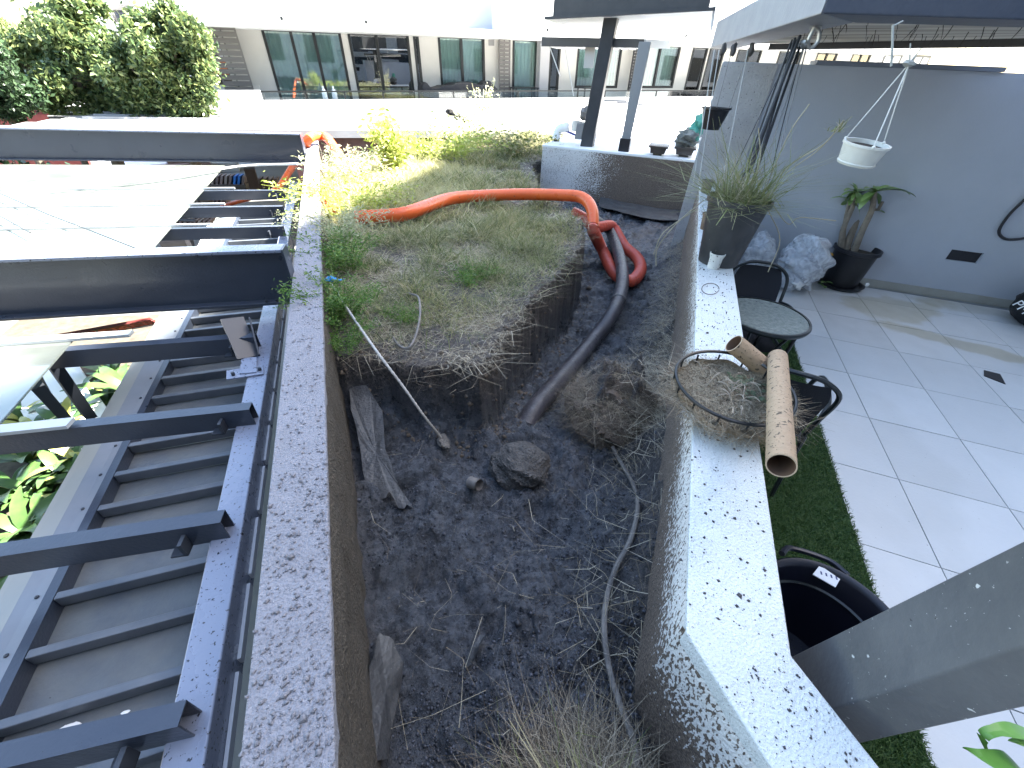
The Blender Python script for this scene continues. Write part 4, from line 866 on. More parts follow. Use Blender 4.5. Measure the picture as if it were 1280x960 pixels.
# ================================================================== TREES
def tree(label, base, crown, n, leaf, m, seed, trunk_top=None, thick=.18, kindname='tree'):
    """crown = list of (centre, radius) lobes; leaves crowd the outside of lobes"""
    r = np.random.default_rng(seed); base = np.array(base, float); t = thing(kindname, label, 'tree', base, 'trees beyond the roofs')
    V = []; tot = sum(c[1]**2 for c in crown)
    tk = MB(); cc = np.mean([c[0] for c in crown], 0); top = np.array([base[0]*.6+cc[0]*.4, base[1]*.6+cc[1]*.4, cc[2]-.3])
    tk.tube(catmull([base, (base+top)/2+np.array([.1, .05, 0]), top], 5), np.linspace(thick, thick*.5, 11), 8)
    for c, rd in crown: tk.tube(catmull([top, (top+np.array(c))/2+np.array([0, 0, -.15]), np.array(c)+np.array([0, 0, rd*.3])], 4), np.linspace(thick*.45, .02, 9), 5)
    part('trunk', tk, mat('bark', (.10, .08, .06), .9, bump=.5, bscale=12), t)
    P = []
    for c, rd in crown:
        k = int(n*rd**2/tot); sub = max(8, int(rd*rd*16)); sc_ = r.normal(size=(sub, 3)); sc_ /= np.linalg.norm(sc_, axis=1)[:, None]; sc_ *= (r.uniform(.35, 1.0, sub)**.5)[:, None]*rd
        idx = r.integers(0, sub, k); q = sc_[idx]+r.normal(size=(k, 3))*rd*.17; P.append(q+np.array(c))
    P = np.concatenate(P)-base; n = len(P); a = r.normal(size=(n, 3)); a /= np.linalg.norm(a, axis=1)[:, None]; b = r.normal(size=(n, 3)); b -= (a*b).sum(1)[:, None]*a; b /= np.linalg.norm(b, axis=1)[:, None]
    s = leaf*r.uniform(.6, 1.3, n)[:, None]; V = np.stack([P-a*s, P+b*s*.42, P+a*s, P-b*s*.42], 1).reshape(-1, 3); i = np.arange(n)*4
    o = npobj('crown', V, np.stack([i, i+1, i+2, i+3], 1), m); o.parent = t; ORG[o] = ORG[t]
TREEM = leafmat('tree_leaves', [(.05, .09, .035), (.08, .13, .05), (.13, .18, .06), (.24, .28, .10), (.05, .09, .05)], .4, .35)
TREEL = leafmat('pale_tree_leaves', [(.2, .24, .1), (.28, .33, .13), (.14, .19, .07)], .4, .45)
TREED = leafmat('dark_tree_leaves', [(.02, .045, .02), (.03, .06, .025), (.045, .08, .035)], .4, .2)
def PT(u, v, y): return WP(u, v, (0, y, 0), (0, 1, 0))
def crown(lst, y): return [(PT(u, v, y+dy), rp*y/540*.95) for u, v, rp, dy in lst]
c = crown([(205, 45, 26, 0), (185, 75, 32, .5), (225, 70, 30, -.3), (240, 95, 26, 0), (205, 105, 34, .4), (170, 100, 28, 0), (188, 28, 11, 0), (238, 118, 22, 0)], 15.5)
tree('broad bushy green tree nearest the left end of the opposite balcony', (PT(205, 128, 15.5)[0], 15.5, GZ), c, 42000, .07, TREEM, 1)
c = crown([(105, 30, 24, 0), (90, 60, 30, .6), (125, 65, 32, 0), (140, 68, 18, 0), (80, 90, 28, .2), (120, 100, 34, 0), (150, 110, 30, .3), (92, 115, 22, 0), (155, 85, 24, 0), (105, 14, 14, 0), (60, 105, 20, 0), (180, 115, 22, 0)], 16.5)
tree('tall bushy green tree in the middle of the three trees on the left', (PT(95, 128, 16.5)[0], 16.5, GZ), c, 46000, .072, TREEM, 2, thick=.2)
c = crown([(35, 52, 20, 0), (15, 62, 18, .5), (60, 70, 16, 0), (25, 80, 14, 0), (50, 40, 10, 0)], 17)
tree('thin pale yellow green feathery tree at the far left', (PT(60, 135, 17)[0], 17, GZ), c, 14000, .06, TREEL, 3, thick=.1)
c = crown([(-8, 75, 20, 0), (5, 100, 22, .3), (-12, 110, 26, 0), (15, 120, 14, 0)], 15)
tree('dark conifer cut off by the left edge of the view', (PT(-5, 135, 15)[0], 15, GZ), c, 20000, .06, TREED, 4, thick=.12)
hp = MB()
r = np.random.default_rng(9); n = 9000; P = np.stack([r.uniform(-14, -8.0, n), r.uniform(12, 19, n), GZ+2.2*r.uniform(0, 1, n)**1.5], 1); a = r.normal(size=(n, 3)); a /= np.linalg.norm(a, axis=1)[:, None]; b = np.cross(a, [0, .3, 1]); s = .13
o = npobj('shrubbery', np.stack([P-a*s, P+b*s*.5, P+a*s, P-b*s*.5], 1).reshape(-1, 3), np.stack([np.arange(n)*4+k for k in range(4)], 1), TREED); o['kind'] = 'stuff'

# ================================================================== HOSES, ROPES AND DEBRIS IN THE PLANTER
def WGd(u, v, off=0):
    z = -.6
    for k in range(40):
        p = W(u, v, z); z = z*.6+.4*Gz(p[0], p[1])
    p = W(u, v, z); return np.array([p[0], p[1], z+off])
def hosemat(name, c, c2):
    return mat(name, c, .32, c2=c2, nscale=4, namt=1, specks=[((.06, .05, .05), 35, .70)], rvar=.1, bump=.06, bscale=40)
ORANGE = hosemat('orange_hose', (.62, .085, .02), (.70, .14, .03)); PINKH = hosemat('muddy_red_hose', (.42, .10, .075), (.55, .07, .03))
MUDH = mat('mud_coated_hose', (.030, .028, .032), .38, c2=(.07, .065, .07), nscale=9, specks=[((.14, .13, .13), 60, .69)], rvar=.15, bump=.3, bscale=90)
def resample(pts, step):
    P = catmull(pts, 14); out = [P[0]]; acc = 0
    for a, b in zip(P[:-1], P[1:]):
        L = np.linalg.norm(b-a)
        while acc+L >= step and L > 1e-9:
            a = a+(b-a)*((step-acc)/L); out.append(a); L = np.linalg.norm(b-a); acc = 0
        acc += L
    return out
h = thing('suction_hose', 'thick orange suction hose lying over the grass and dropping in a loop into the trench', 'hose', W(600, 243, -.2))
pts = [W(445, 272, -.16), W(480, 270, -.14), W(510, 266, -.12), W(560, 249, -.13), W(600, 245, -.14), W(650, 243, -.12), W(700, 244, -.1), W(727, 247, -.1), W(740, 262, -.18), W(742, 292, -.38)]
P1 = resample(pts, .03)
part('smooth_section', MB().tube(P1, .066, 16), ORANGE, h)
cq = P1[-1]; pts2 = [cq+np.array([0, .02, .05]), cq, WGd(750, 325, .14), WGd(765, 350, .1), WGd(785, 362, .1), WGd(798, 348, .1), WGd(794, 332, .1), WGd(778, 318, .12), WGd(762, 300, .2), W(745, 284, -.40), W(730, 273, -.33), W(715, 265, -.28)]
P2 = resample(pts2, .0115); part('ribbed_section', MB().tube(P2, [.066*(1.05 if i % 2 else .93) for i in range(len(P2))], 16), PINKH, h)
h2 = thing('suction_hose', 'mud coated dark suction hose running down the trench into the mud', 'hose', WGd(745, 410))
P3 = resample([W(742, 275, -.36), WGd(758, 305, .2), WGd(770, 340, .2), WGd(774, 372, .16), WGd(765, 400, .09), WGd(742, 430, .06), WGd(715, 462, .05), WGd(690, 490, .04), WGd(668, 512, .0), WGd(655, 525, -.08)], .03)
part('hose', MB().tube(P3, .068, 16), MUDH, h2)
for k in (len(P3)*62//100,): d = (P3[k+1]-P3[k]); d /= np.linalg.norm(d); part('clamp', MB().tube([P3[k]-d*.02, P3[k]+d*.02], .073, 16), mat('muddy_clamp', (.16, .15, .14), .5, c2=(.05, .05, .05), nscale=30), h2)
h3 = thing('suction_hose', 'sunlit orange hose arching over the far end of the grey lavender wall', 'hose', W(390, 172, .05))
P4 = resample([W(450, 214, -.2), W(432, 205, -.08), W(420, 188, .03), W(408, 172, .10), W(394, 170, .12), W(384, 176, .10), W(374, 194, -.25), W(362, 214, -.9), W(345, 236, -1.7), W(320, 246, -2.5), W(285, 256, -2.95), W(262, 268, -3.05), W(240, 292, -3.05)], .05)
part('hose', MB().tube(P4, .066, 14), ORANGE, h3)
single('hose_stub', MB().tube(resample([W(391, 240, -.02), W(396, 250, -.05), W(424, 262, -.14)], .03), .05, 12), ORANGE, 'short stretch of orange hose showing at the wall edge under the sunlit weeds', 'hose')
GREYP = mat('muddy_grey_pipe', (.17, .15, .13), .6, c2=(.09, .08, .075), nscale=20, bump=.3, bscale=100)
single('irrigation_pipe', MB().tube(catmull([WGd(u, v, .035) for u, v in [(764, 563), (774, 582), (790, 612), (795, 640), (786, 680), (768, 715), (757, 750), (753, 790), (759, 840), (772, 885), (788, 930), (794, 975)]], 7), .0115, 8), GREYP, 'thin muddy grey irrigation pipe curving along the foot of the white wall', 'pipe')
rp_ = thing('rope', 'pale frayed rope pulled tight from the weeds at the left wall down to the mud', 'rope', WGd(555, 557))
Pe = WGd(553, 553, .03); Ps = W(409, 347, -.05)
rr_ = resample([Ps, W(441, 396, -.08), W(473, 442, -.10), W(503, 482, -.22), W(530, 520, -.38), Pe], .012)
part('cord', MB().tube(rr_, [(.0062)*(1.25 if i % 2 else .9) for i in range(len(rr_))], 7), mat('rope_fibre', (.46, .43, .39), .9, c2=(.3, .28, .26), nscale=40), rp_)
part('frayed_knot', MB().blob(Pe+np.array([.005, -.02, .0]), .030, 3, .6, 3, 4, (1, 1.8, .7)), mat('muddy_rope_end', (.20, .185, .165), .95, c2=(.09, .085, .08), nscale=40, bump=.8, bscale=120), rp_)
single('rag', MB().blob(W(413, 349, .0), .022, 2, .7, 3, 6, (1.5, .8, .7)).blob(W(425, 350, .0), .012, 2, .6, 3, 7, (2.2, .6, .4)), mat('blue_cloth', (.02, .22, .55), .6), 'small bright blue rag knotted to the rope end among the weeds', 'rag')
single('wire_loop', MB().tube(catmull([WGd(u, v, o) for u, v, o in [(508, 366, .0), (516, 378, .06), (525, 388, .09), (527, 410, .09), (521, 434, .07), (511, 445, .05), (498, 436, .03), (489, 417, .0)]], 7), .007, 7), GREYP, 'loop of stiff grey pipe sticking out of the grass near the rope', 'pipe')
single('wire_loop', MB().tube(catmull([WGd(u, v, o) for u, v, o in [(569, 206, .0), (568, 198, .15), (572, 194, .2), (577, 202, .1), (578, 212, .0)]], 6), .012, 6), MUDC, 'small dark hoop sticking out of the far grass', 'pipe')
q = WGd(650, 590, .05); single('earth_lump', MB().blob(q, .15, 7, .24, 3.2, 5, (1.05, .95, .8)), mat('muddy_lump', (.035, .032, .03), .7, c2=(.085, .078, .072), nscale=22, bump=1.0, bscale=80), 'round lump of wet earth sitting in the middle of the mud', 'clod')
CLODM = mat('root_bound_soil', (.055, .04, .03), .95, c2=(.13, .10, .075), nscale=26, namt=1.2, bump=1.0, bscale=70)
CL0 = np.array([1.37, 1.60, -.68]); single('root_clod', MB().blob(CL0, .27, 9, .40, 3.4, 13, (1.05, .95, .85)), CLODM, 'big brown clod of matted roots and soil against the foot of the right wall', 'clod')
rq = np.random.default_rng(91); nn0 = 5200; dv = rq.normal(size=(nn0, 3)); dv[:, 2] = np.abs(dv[:, 2]); dv /= np.linalg.norm(dv, axis=1)[:, None]; pq = CL0+dv*.27*np.array([1.05, .95, .85])*rq.uniform(.86, 1.0, nn0)[:, None]
blades('clod_straw', pq[:, 0], pq[:, 1], pq[:, 2], .075, .0018, 2.4, STRAWD, bend=1, seed=92, curl=3)
q = WGd(588, 606, .02); single('pipe_stub', MB().tube([q, q+np.array([.03, -.05, .025])], .03, 12, caps=False).tube([q+np.array([0.001, 0, 0]), q+np.array([.03, -.05, .025])], .026, 12, caps=False), GREYP, 'short broken pipe stub poking out of the mud beside the earth lump', 'pipe')
MEM = mat('torn_membrane', (.028, .028, .03), .5, c2=(.07, .07, .07), nscale=10, specks=[((.03, .03, .03), 60, .66), ((.22, .21, .2), 90, .70)], bump=.4, bscale=60)
def sheet(px, lb, off=.05, amp=.03, seed=1):
    P = [WGd(u, v, off+rz) for u, v, rz in px] if seed != 1 else [W(u, v, -.36-.20*(v-470)/165) for u, v, rz in px]; c = np.mean(P, 0); mb = MB(); n = len(P); r = random.Random(seed)
    V = [c]; 
    for k in (.5, 1.0):
        for i in range(n*3):
            a, b = P[i//3], P[(i//3+1) % n]; t = (i % 3)/3; e_ = a*(1-t)+b*t; j = 1+(r.uniform(-.06, .06) if k == 1 else 0)
            q = c+(e_-c)*k*j; q = q+np.array([0, 0, amp*float(fbm(np.array(q[0]*9), np.array(q[1]*9), seed))]); V.append(q)
    m = n*3; top = V; bot = [p-np.array([0, 0, .006]) for p in V]; N = len(V); mb.v = [tuple(p) for p in top+bot]
    for i in range(m):
        j = (i+1) % m; mb.f += [(0, 1+i, 1+j), (1+i, 1+m+i, 1+m+j, 1+j), (N, N+1+j, N+1+i), (N+1+j, N+1+m+j, N+1+m+i, N+1+i), (1+m+i, N+1+m+i, N+1+m+j, 1+m+j)]
    return single('membrane_sheet', mb, MEM, lb, 'membrane', 'torn grey membrane pieces', smooth=False)
sheet([(436, 475, .10), (456, 478, .10), (478, 515, .08), (482, 560, .0), (497, 605, 0), (516, 634, 0), (497, 632, 0), (486, 616, -.01), (474, 628, 0), (463, 622, .02), (453, 590, .05), (450, 560, .05), (440, 515, .08)], 'long torn grey membrane strip peeling off the left wall below the grass bed', .03)
sheet([(478, 800, .04), (495, 806, .03), (505, 835, .02), (503, 870, .03), (494, 915, .03), (488, 950, .03), (476, 955, .05), (470, 900, .05), (468, 845, .05)], 'grey membrane strip standing out of the mud in the left foreground', .03, seed=4)
sheet([(606, 800, .03), (601, 812, .03), (588, 835, .01), (583, 836, 0), (592, 812, .02), (600, 799, .03)], 'small torn grey membrane scrap lying in the mud in the foreground', .02, seed=5)
sheet([(748, 252, .05), (790, 262, .06), (845, 270, .05), (848, 279, 0), (815, 277, 0), (775, 268, 0), (750, 262, 0)], 'grey membrane strip along the foot of the splashed white block', .04, seed=8)

# ---- weeds
def weed(lb, base, n, hgt, spread, m, seed, leaf=.016, per=26, cat='weed', droop=.2, arch=1.0):
    r = np.random.default_rng(seed); base = np.array(base, float); t = thing('weed', lb, cat, base)
    st = MB(); LV = []
    for i in range(n):
        a = r.uniform(0, 6.283); s = spread*r.uniform(.1, 1)**.7; h_ = hgt*r.uniform(.5, 1.1); b = base+np.array([math.cos(a), math.sin(a), 0])*s*.45
        d = np.array([math.cos(a), math.sin(a), 0])*s*arch
        P = [b, b+d*.35+np.array([0, 0, h_*.55]), b+d*.9+np.array([0, 0, h_*(1-droop)])]
        P = catmull(P, 4); st.tube(P, .0018*hgt/.25, 3, caps=False)
        k = r.integers(0, len(P)-1, per)+0; tt = r.uniform(0, 1, per)[:, None]; PA = np.array(P); q = PA[k]*(1-tt)+PA[k+1]*tt; LV.append(q+r.normal(size=(per, 3))*leaf*1.6)
    part('stems', st, m, t, kind='stuff')
    P = np.concatenate(LV)-base; n_ = len(P); a = r.normal(size=(n_, 3)); a[:, 2] *= .5; a /= np.linalg.norm(a, axis=1)[:, None]; b = np.cross(a, r.normal(size=(n_, 3))); b /= np.linalg.norm(b, axis=1)[:, None]
    s = leaf*r.uniform(.5, 1.3, n_)[:, None]; i = np.arange(n_)*4
    o = npobj('foliage', np.stack([P-a*s, P+b*s*.35, P+a*s, P-b*s*.35], 1).reshape(-1, 3), np.stack([i, i+1, i+2, i+3], 1), m); o.parent = t; ORG[o] = ORG[t]
PALEW = leafmat('pale_weed_leaves', [(.32, .36, .2), (.45, .45, .28), (.52, .5, .36), (.24, .32, .14)], .6, .35)
weed('bright green feathery weed spilling over the grey lavender wall by the rope', W(425, 395, -.15), 60, .26, .24, GREENW, 1, .011, 60)
weed('feathery green weed at the wall just behind the blue rag', W(432, 330, -.15), 60, .26, .34, GREENW, 2, .012, 50)
weed('grey green feathery weed overhanging the wall in the edge of the shade', W(425, 300, -.15), 60, .30, .36, PALEW, 3, .013, 50)
weed('low green weed at the near edge of the grass bed by the wall', W(432, 435, -.18), 34, .15, .16, GREENW, 4, .009, 40)
weed('tall lime green weed standing in the sun in front of the brown wall', W(492, 215, -.2), 26, .75, .25, LIMEW, 5, .05, 46)
weed('sunlit lime weed patch beside the far end of the wall', W(440, 262, -.18), 60, .35, .6, LIMEW, 6, .025, 40)
weed('sunlit straw coloured weeds left of the tall lime weed', W(440, 225, -.2), 50, .4, .5, PALEW, 7, .03, 30)
weed('wide sunlit weed patch right of the tall lime weed', W(545, 195, -.22), 90, .45, 1.0, LIMEW, 8, .035, 34)
weed('sunlit dry weeds at the far edge of the grass bed', W(585, 172, -.22), 70, .5, 1.1, PALEW, 9, .045, 28)
weed('pale spindly weed sticking up against the white roof', W(603, 160, -.22), 12, 1.0, .45, PALEW, 10, .05, 30, droop=.05)
weed('green weed patch in the shaded grass near the trench corner', W(590, 350, -.2), 60, .10, .22, GREENW, 11, .010, 24)
weed('green weed tuft in the shaded grass beside the grey pipe loop', W(505, 400, -.2), 34, .10, .12, GREENW, 12, .009, 22)
weed('dark green weed patch in the far shaded grass', W(640, 190, -.22), 60, .35, .8, GRASS, 13, .04, 26)
xs = np.array([WGd(u, v)[:2] for u, v in [(490, 195), (520, 190), (545, 185), (460, 215), (480, 230), (510, 215), (540, 175), (570, 175), (450, 240), (430, 230), (470, 250), (420, 250)]])
r_ = np.random.default_rng(77); c = xs[r_.integers(0, len(xs), 60000)]; x = c[:, 0]+r_.normal(0, .6, 60000); y = c[:, 1]+r_.normal(0, .65, 60000); k = (sdf(x, y) > .0) & (x > -.2); x, y = x[k], y[k]
blades('tall_grass', x, y, ground(x, y), .26, .008, 1.1, leafmat('sunny_grass', [(.42, .40, .18), (.55, .50, .30), (.3, .34, .12), (.65, .6, .42)], .6, .35), seed=31)  # paler blades in the sunny part, sun brightness put into their colour

# ================================================================== THINGS ON THE FAR BLOCK
def blk(u, v): p = W(u, v, 0); return p
POSTM = mat('post_steel', (.04, .043, .047), .4, c2=(.055, .057, .06), specks=[((.2, .2, .2), 60, .76)])
def colpost(l, r_, top_l, top_r, m, lb, ztop, dep):
    a, b = blk(*l), blk(*r_); rho = math.hypot(*a[:2]); A_, B_ = AT(*top_l, rho), AT(*top_r, math.hypot(*b[:2]))
    a[2] = b[2] = 0; dl_, dr_ = A_-a, B_-b; A_ = a+dl_*(ztop/dl_[2]); B_ = b+dr_*(ztop/dr_[2])
    w = np.linalg.norm(b-a); bk = E2*dep; t = thing('steel_post', lb, 'post', a)
    part('shaft', MB().prism([a, b, b+bk, a+bk], [A_, B_, B_+bk, A_+bk]), m, t, bevel=.01); c = (a+b+bk)/2
    return t, a, b, A_, B_
t1, a, b, A_, B_ = colpost((725, 183), (740, 184), (755, 20), (772, 20), POSTM, 'thick dark steel post on the white block carrying the high flat beam', 1.80, .2)
m_ = A_-a; q1, q2 = a+m_*.06+np.array([-.0, 0, 0]), a+m_*.20
part('junction_box', MB().prism([q1+E1*-.13, q1+E1*-.004, q1+E1*-.004+E2*.12, q1+E1*-.13+E2*.12], [q2+E1*-.13, q2+E1*-.004, q2+E1*-.004+E2*.12, q2+E1*-.13+E2*.12]), mat('box_grey', (.18, .18, .18), .5), t1)
t2, a, b, A_, B_ = colpost((774, 189), (784, 190), (797, 62), (812, 62), mat('grey_post', (.22, .23, .235), .4), 'thinner light grey steel post on the white block with a black boot at its foot', 1.50, .12)
part('boot', MB().poly([a-E1*.02-E2*.02, b+E1*.02-E2*.02, b+E1*.02+E2*.15, a-E1*.02+E2*.15], 0.001, .2), BLACK, t2)
# high beam with thin bottom flange
pl0 = T(0, 8.35)
def FP(u, v, off=0): return WP(u, v, T(0, 8.35+off), E2)
hb = thing('canopy', 'dark steel fascia beam of a high flat canopy at the top of the view', 'canopy', FP(790, 10))
c = [FP(691, 20), FP(886, 9.5)]; up_ = np.array([0, 0, .75])
part('fascia', MB().prism([c[0], c[1], c[1]+E2*.15, c[0]+E2*.15], [c[0]+up_, c[1]+up_, c[1]+up_+E2*.15, c[0]+up_+E2*.15]), POSTM, hb)
c = [FP(681, 21.3), FP(895, 9.5)]; dn = np.array([0, 0, -.014])
part('bottom_flange', MB().prism([c[0]+dn*2, c[1]+dn*2, c[1]+dn*2+E2*2.4, c[0]+dn*2+E2*2.4], [c[0]+dn*.2, c[1]+dn*.2, c[1]+dn*.2+E2*2.4, c[0]+dn*.2+E2*2.4]), WHITEPAINT, hb)
part('edge_angle', MB().bar(FP(681, 21.3, -.03)+dn, FP(895, 9.5, -.03)+dn, .04, .04), POSTM, hb)
s_ = FP(892, 5, 0); part('side_flange', MB().bar(FP(889, 38, .1), FP(893, 8, .1), .10, .03), mat('pale_metal', (.5, .5, .5), .5), hb)
# small canopy beyond
sc = thing('canopy', 'small canopy with dark front and pale side fixed to the thinner post', 'canopy', FP(740, 55, .3))
c = [FP(677, 58, .35), FP(805, 60, .35)]; u1 = FP(677, 46, .35)-c[0]; u2 = FP(805, 48.5, .35)-c[1]
part('front_fascia', MB().prism([c[0], c[1], c[1]+E2*.05, c[0]+E2*.05], [c[0]+u1, c[1]+u2, c[1]+u2+E2*.05, c[0]+u1+E2*.05]), mat('canopy_grey', (.07, .07, .072), .5), sc)
e_ = c[1]+E1*.004; f_ = WP(835, 61, T(0, 9.9), E2); part('side_fascia', MB().prism([e_, e_+E1*.03, f_+E1*.03, f_], [e_+u2, e_+E1*.03+u2, f_+E1*.03+u2, f_+u2]), mat('pale_metal', (0, 0, 0)), sc)  # paler than the front: sunlight on this side put into the colour
und = MB()
for k in range(11): a = c[0]*(1-k/11)+c[1]*(k/11); und.bar(a+E2*.06+np.array([0, 0, .03]), a+E2*1.1+np.array([0, 0, .03]), .09, .02)
part('corrugated_sheet', und, mat('pale_metal', (0, 0, 0)), sc, kind='stuff')
for k, (u0, v0_, u1_, v1_) in enumerate(((687, 58, 700, 95), (706, 59, 717, 120), (721, 60, 723, 62))): 
    if k < 2: part('stay_wire', MB().bar(FP(u0, v0_, .4), FP(u1_, v1_, .4), .012, .012), WHITEPAINT, sc)
part('lamp_panel', MB().bar(FP(731, 69, .5), FP(743, 69, .5), .02, .35, up=(0, 0, 1)), mat('pale_metal', (0, 0, 0)), sc)
# trays and bag
def tray(u0, u1, v, lb, holes):
    a, b = W(u0, v, 0), W(u1, v, 0); c = (a+b)/2; w = abs((b-a)@E1); t = thing('planter_tray', lb, 'tray', c+E2*.15, 'brown trays on the white block')
    C = T(c@E1, c@E2+.16)
    def ring(s, z): return [C+E1*x*s+E2*y*s*.6+np.array([0, 0, z]) for x, y in ((-w/2, -.3), (w/2, -.3), (w/2, .3), (-w/2, .3))]
    m = mat('brown_plastic_tray', (.06, .05, .045), .5, c2=(.09, .08, .07), specks=[((.2, .19, .18), 60, .7)])
    part('body', MB().prism(ring(.8, .035), ring(.92, .12)), m, t); part('foot', MB().prism(ring(.5, .001), ring(.5, .034)), m, t)
    rm = ring(1.08, .12); part('rim', MB().prism(ring(1.08, .121), ring(1.12, .15)), m, t)
    if holes:
        for k in range(8): q = C+E1*(-w*.42+w*.84*k/7); part('slot', MB().bar(q-E2*.12+np.array([0, 0, .152]), q+E2*.12+np.array([0, 0, .152]), .025, .004), BLACK, t)
    return C
tray(809, 832, 195, 'empty brown slotted tray on the white block between the posts and the bag', True)
C = tray(841, 866, 197, 'brown tray on the white block holding a crumpled green bag', False)
bgm = MB().blob(C+np.array([0, 0, .27]), .19, 4, .8, 2.4, 3, (1.1, .8, .7)); t = thing('plastic_bag', 'crumpled green and grey bag heaped on the brown tray', 'bag', C+np.array([0, 0, .15]))
part('bag', bgm, mat('grey_bag', (.10, .11, .10), .5, c2=(.25, .26, .24), nscale=12, bump=.6, bscale=20), t)
part('green_corner', MB().blob(C+E1*.10+np.array([0, 0, .42]), .15, 3, .8, 2.0, 9, (.8, .8, 1.1)), mat('green_plastic', (.04, .24, .17), .35, c2=(.1, .36, .28), nscale=9, bump=.4, bscale=20), t)
# white fittings at the block corner
C = W(706, 176, 0.02); t = thing('pipe_fitting', 'cluster of white pipe fittings with a blue handle on the corner of the white block', 'fitting', C)
part('elbow', MB().tube(catmull([C+E1*-.18+np.array([0, 0, .02]), C+E1*-.14+np.array([0, 0, .18]), C+E1*.05+np.array([0, 0, .24])], 5), .08, 12), WHITEPAINT, t)
part('collar', MB().lathe(C+E1*.2+np.array([0, 0, .28]), [(.06, -.1), (.1, -.1), (.1, .06), (.06, .06)], 14).lathe(C+E1*.34+np.array([0, 0, .28]), [(.05, -.1), (.08, -.1), (.08, .05)], 14), mat('fitting_plastic', (.55, .53, .48), .5), t)
part('valve', MB().blob(C+E1*.32+E2*.1+np.array([0, 0, .46]), .11, 3, .4, 2, 3), mat('grey_valve', (.12, .11, .11), .6, c2=(.3, .28, .27), nscale=12), t)
part('black_cap', MB().lathe(C+E1*-.17+np.array([0, 0, -.02]), [(0, .1), (.06, .1), (.06, 0), (0, 0)], 12), BLACK, t)
part('blue_handle', MB().bar(C+E1*-.02+np.array([0, 0, .17]), C+E1*.42+np.array([0, 0, .06]), .05, .03), mat('blue_handle', (.05, .06, .25), .4), t)

# ================================================================== PATIO FURNITURE AND POTS
TUBEM = mat('dark_green_black_tube', (.012, .016, .018), .3); SLING = mat('black_sling_fabric', (.010, .012, .018), .75, bump=.2, bscale=200)
tbc = T(.80, 3.06, FZ); tab = thing('patio_table', 'small round glass topped table with black rim beside the white wall', 'table', tbc)
tg = bpy.data.materials.new('rain_glass'); 
part('glass_top', MB().lathe(tbc+np.array([0, 0, .70]), [(0, 0), (.277, 0), (.277, .006), (0, .006)], 48), mat('hammered_glass', (.09, .115, .105), .10, c2=(.30, .33, .30), nscale=34, namt=1.3, rvar=.1, bump=.7, bscale=70), tab)
part('rim', MB().lathe(tbc+np.array([0, 0, .70]), [(.278, -.018), (.292, -.02), (.298, -.004), (.292, .011), (.278, .011)], 48), TUBEM, tab)
for k in range(4):
    a = .4+k*math.pi/2; d = np.array([math.cos(a), math.sin(a), 0])
    part('leg', MB().tube(catmull([tbc+d*.25+np.array([0, 0, .012]), tbc+d*.13+np.array([0, 0, .35]), tbc+d*.22+np.array([0, 0, .68])], 6), .011, 8), TUBEM, tab)
part('leg_ring', MB().lathe(tbc+np.array([0, 0, .35]), [(.118, -.008), (.126, 0), (.118, .008), (.112, 0), (.118, -.008)], 24), TUBEM, tab)
def chair(lb, a, b, ang, wide=.50):
    """a,b: floor point under the middle of the backrest (wall frame); ang turns the front of the seat"""
    o = T(a, b, FZ); c, s = math.cos(ang), math.sin(ang); fx = E2*c-E1*s; rx = E1*c+E2*s; Z = np.array([0, 0, 1.])
    def L(x, y, z): return o+rx*x+fx*y+Z*z
    t = thing('patio_chair', lb, 'chair', o, 'black sling chairs at the glass table'); w = wide/2
    bk = catmull([L(-w, .05, .42), L(-w, -.02, .62), L(-w*.98, -.08, .80), L(-w*.55, -.11, .88), L(0, -.12, .895), L(w*.55, -.11, .88), L(w*.98, -.08, .80), L(w, -.02, .62), L(w, .05, .42)], 6)
    part('back_frame', MB().tube(bk, .0125, 8), TUBEM, t)
    sb = MB(); n = 8
    for i in range(n+1):
        for j in range(7):
            x = -w*.86+w*1.72*j/6; k = i/n; z = .44+.42*k; y = .03-.14*k-.03*math.sin(math.pi*j/6); sb.v.append(tuple(L(x*(1 if k < .8 else 1-.2*(k-.8)/.2), y, z)))
    sb.f = [(i*7+j, i*7+j+1, (i+1)*7+j+1, (i+1)*7+j) for i in range(n) for j in range(6)]; part('backrest', sb, SLING, t, smooth=True)
    st = MB()
    for i in range(n+1):
        for j in range(7): x = -w*.88+w*1.76*j/6; y = .03+.43*i/n; st.v.append(tuple(L(x, y, .43+.02*i/n-.03*math.sin(math.pi*j/6)-.02*math.sin(math.pi*i/n))))
    st.f = [(i*7+j, i*7+j+1, (i+1)*7+j+1, (i+1)*7+j) for i in range(n) for j in range(6)]; part('seat', st, SLING, t, smooth=True)
    for sg in (-1, 1):
        part('seat_rail', MB().tube([L(sg*w*.93, .0, .42), L(sg*w*.93, .47, .445)], .011, 8), TUBEM, t)
        part('armrest', MB().tube(catmull([L(sg*w, -.02, .63), L(sg*(w+.03), .10, .655), L(sg*(w+.035), .30, .655), L(sg*(w+.03), .42, .62), L(sg*(w+.01), .46, .52), L(sg*w, .45, .25), L(sg*w, .47, .012)], 6), .0135, 8), TUBEM, t)
        part('leg', MB().tube(catmull([L(sg*w, .02, .45), L(sg*w, -.02, .22), L(sg*w, -.07, .012)], 4), .0125, 8), TUBEM, t)
chair('black sling chair tucked under the far side of the glass table', .78, 3.50, math.pi+.1, .42)
chair('black sling chair on the turf on the near side of the glass table', .80, 2.12, -.12, .42)
